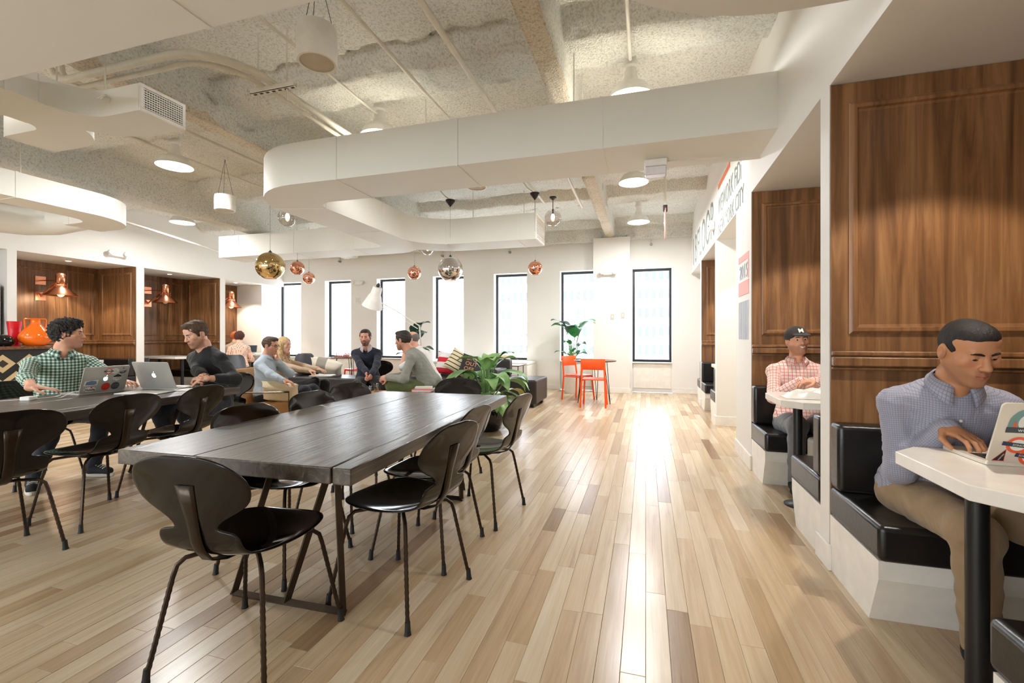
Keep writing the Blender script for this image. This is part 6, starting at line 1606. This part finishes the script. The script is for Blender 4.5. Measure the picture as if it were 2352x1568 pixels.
# white laptop in the booth
e, lid = laptop('pale laptop with round London style stickers on the booth table', (1.225, 1.853, .75), 0.0, .325, .225, .215, .36, 'alu_light')
pts = [(-.135, .120), (-.020, .120)]+[(-.0775+.0575*math.cos(a), .148+.055*math.sin(a)) for a in np.linspace(0, PI, 14)]
poly(lid, 'sticker', pts, 'st_teal'); poly(lid, 'sticker_band', [(-.137, .112), (-.018, .112), (-.018, .132), (-.137, .132)], 'st_slate', .0039); stxt(lid, 'wework', -.0775, .117, .018, 'st_white', 0, .0043); disc(lid, 'sticker_sun', -.0775, .150, .034, 'st_white', .0038)
poly(lid, 'sticker_tree', [(-.090, .136), (-.065, .136), (-.0775, .176)], 'st_black', .0042)
for k in range(4): x = -.118+k*.027; poly(lid, 'sticker_flame', [(x-.006, .133), (x+.006, .133), (x, .156)], 'st_orange', .0041)
roundel(lid, -.095, .068, .030, 'SOHO', -.12); roundel(lid, -.055, .026, .030, 'SOUTH BANK', -.18)
poly(lid, 'sticker', [(-.150, .006), (-.118, .006), (-.120, .052)], 'st_red'); poly(lid, 'sticker_pennant', [(-.147, .008), (-.120, .008), (-.1215, .047)], 'st_black', .0039); stxt(lid, 'WEWORK', -.1265, .021, .0058, 'st_white', 1.2, .0043)
poly(lid, 'sticker', [(-.075, .092), (-.04, .098), (-.01, .088), (.0, .098), (.03, .084), (-.02, .076), (-.05, .080)], 'st_grey'); roundel(lid, .045, .06, .030, 'LONDON', -.05); apple(lid, .0, .108, .034)
# charger, cable, folder, papers, phone
e = thing('power_adapter', 'small white power adapter block with cable on the slab table', 'charger', (-4.17, 2.08, .72), .4); mk('adapter_block', G().prism(rrect(-.033, .033, -.033, .033, .008), 0, .026), 'white', e, bevel=.003)
cp = [(.03, .0, .006)]+[(.06+.11*math.sin(a*.9)*.6+.02*a, .04+.09*math.cos(a*1.3)+.03*a, .006+.02*abs(math.sin(a))) for a in np.linspace(0, 5.5, 26)]
mk('cable', G().tube(cp, .0028, 6), 'white', e, smooth=True); mk('cable', G().tube([(-.03, 0, .006), (-.12, -.05, .004), (-.28, -.2, .004)], .0028, 6), 'white', e, smooth=True)
e = thing('paper_folder', 'open black folder with white papers beside the plain laptop', 'folder', (-3.80, 2.60, .72), .35); mk('folder_cover', G().box(-.17, .17, -.11, .11, 0, .004), 'black', e, bevel=.001); mk('paper_sheet', G().box(-.16, .0, -.10, .10, .004, .010), 'white', e); mk('paper_sheet', G().box(.01, .16, -.10, .10, .004, .008), 'white', e)
e = thing('notebook', 'closed white notebook at the man in black sweater\'s hands', 'notebook', (-3.62, 2.84, .72), .1); mk('notebook_cover', G().box(-.10, .10, -.07, .07, 0, .003), 'grey_book', e); mk('notebook_pages', G().box(-.097, .097, -.067, .067, .003, .010), 'white', e)
e = thing('notepad', 'white notepad on the blonde woman\'s lap', 'notepad', (-4.13, 5.05, .642), .3); mk('notepad_pages', G().box(-.14, .14, -.10, .10, .0, .012), 'white', e); mk('notepad_back', G().box(-.14, .14, -.10, .10, -.004, .0), 'grey_book', e)
e = thing('cloth_bundle', 'crumpled white paper wrapping on the booth table before the man in the cap', 'paper', (1.13, 3.52, .75)); g = G()
for j in range(9):
    for i in range(13):
        u, v = -1+i/6, -1+j/4; k = max(0, 1-u**2)*max(0, 1-v**2); g.v.append((u*.22, v*.10, .002+.055*k**.6*(1+.4*math.sin(5*u+3*v)+.3*math.cos(9*v-4*u))))
for j in range(8):
    for i in range(12): g.f.append((j*13+i, j*13+i+1, (j+1)*13+i+1, (j+1)*13+i))
mk('crumpled_sheet', g, 'white', e, smooth=True); mk('inner_roll', G().tube([(-.12, 0, .02), (.1, .02, .02)], .018, 10), 'cream', e, smooth=True)
e, lid = laptop('small dark laptop open in the end booth', (-9.38, 8.86, .75), -2.6, .30, .2, .2, .3)
e = thing('dark_bag', 'pink and black bag on the booth floor beside the man in the cap', 'bag', (1.23, 3.382, 0)); mk('bag_body', G().prism(rrect(-.2, .2, -.09, .09, .05), 0, .50), 'st_grey', e, bevel=.02); mk('bag_lining', G().prism(rrect(-.17, .17, -.06, .06, .04), .50, .505), 'st_red', e)
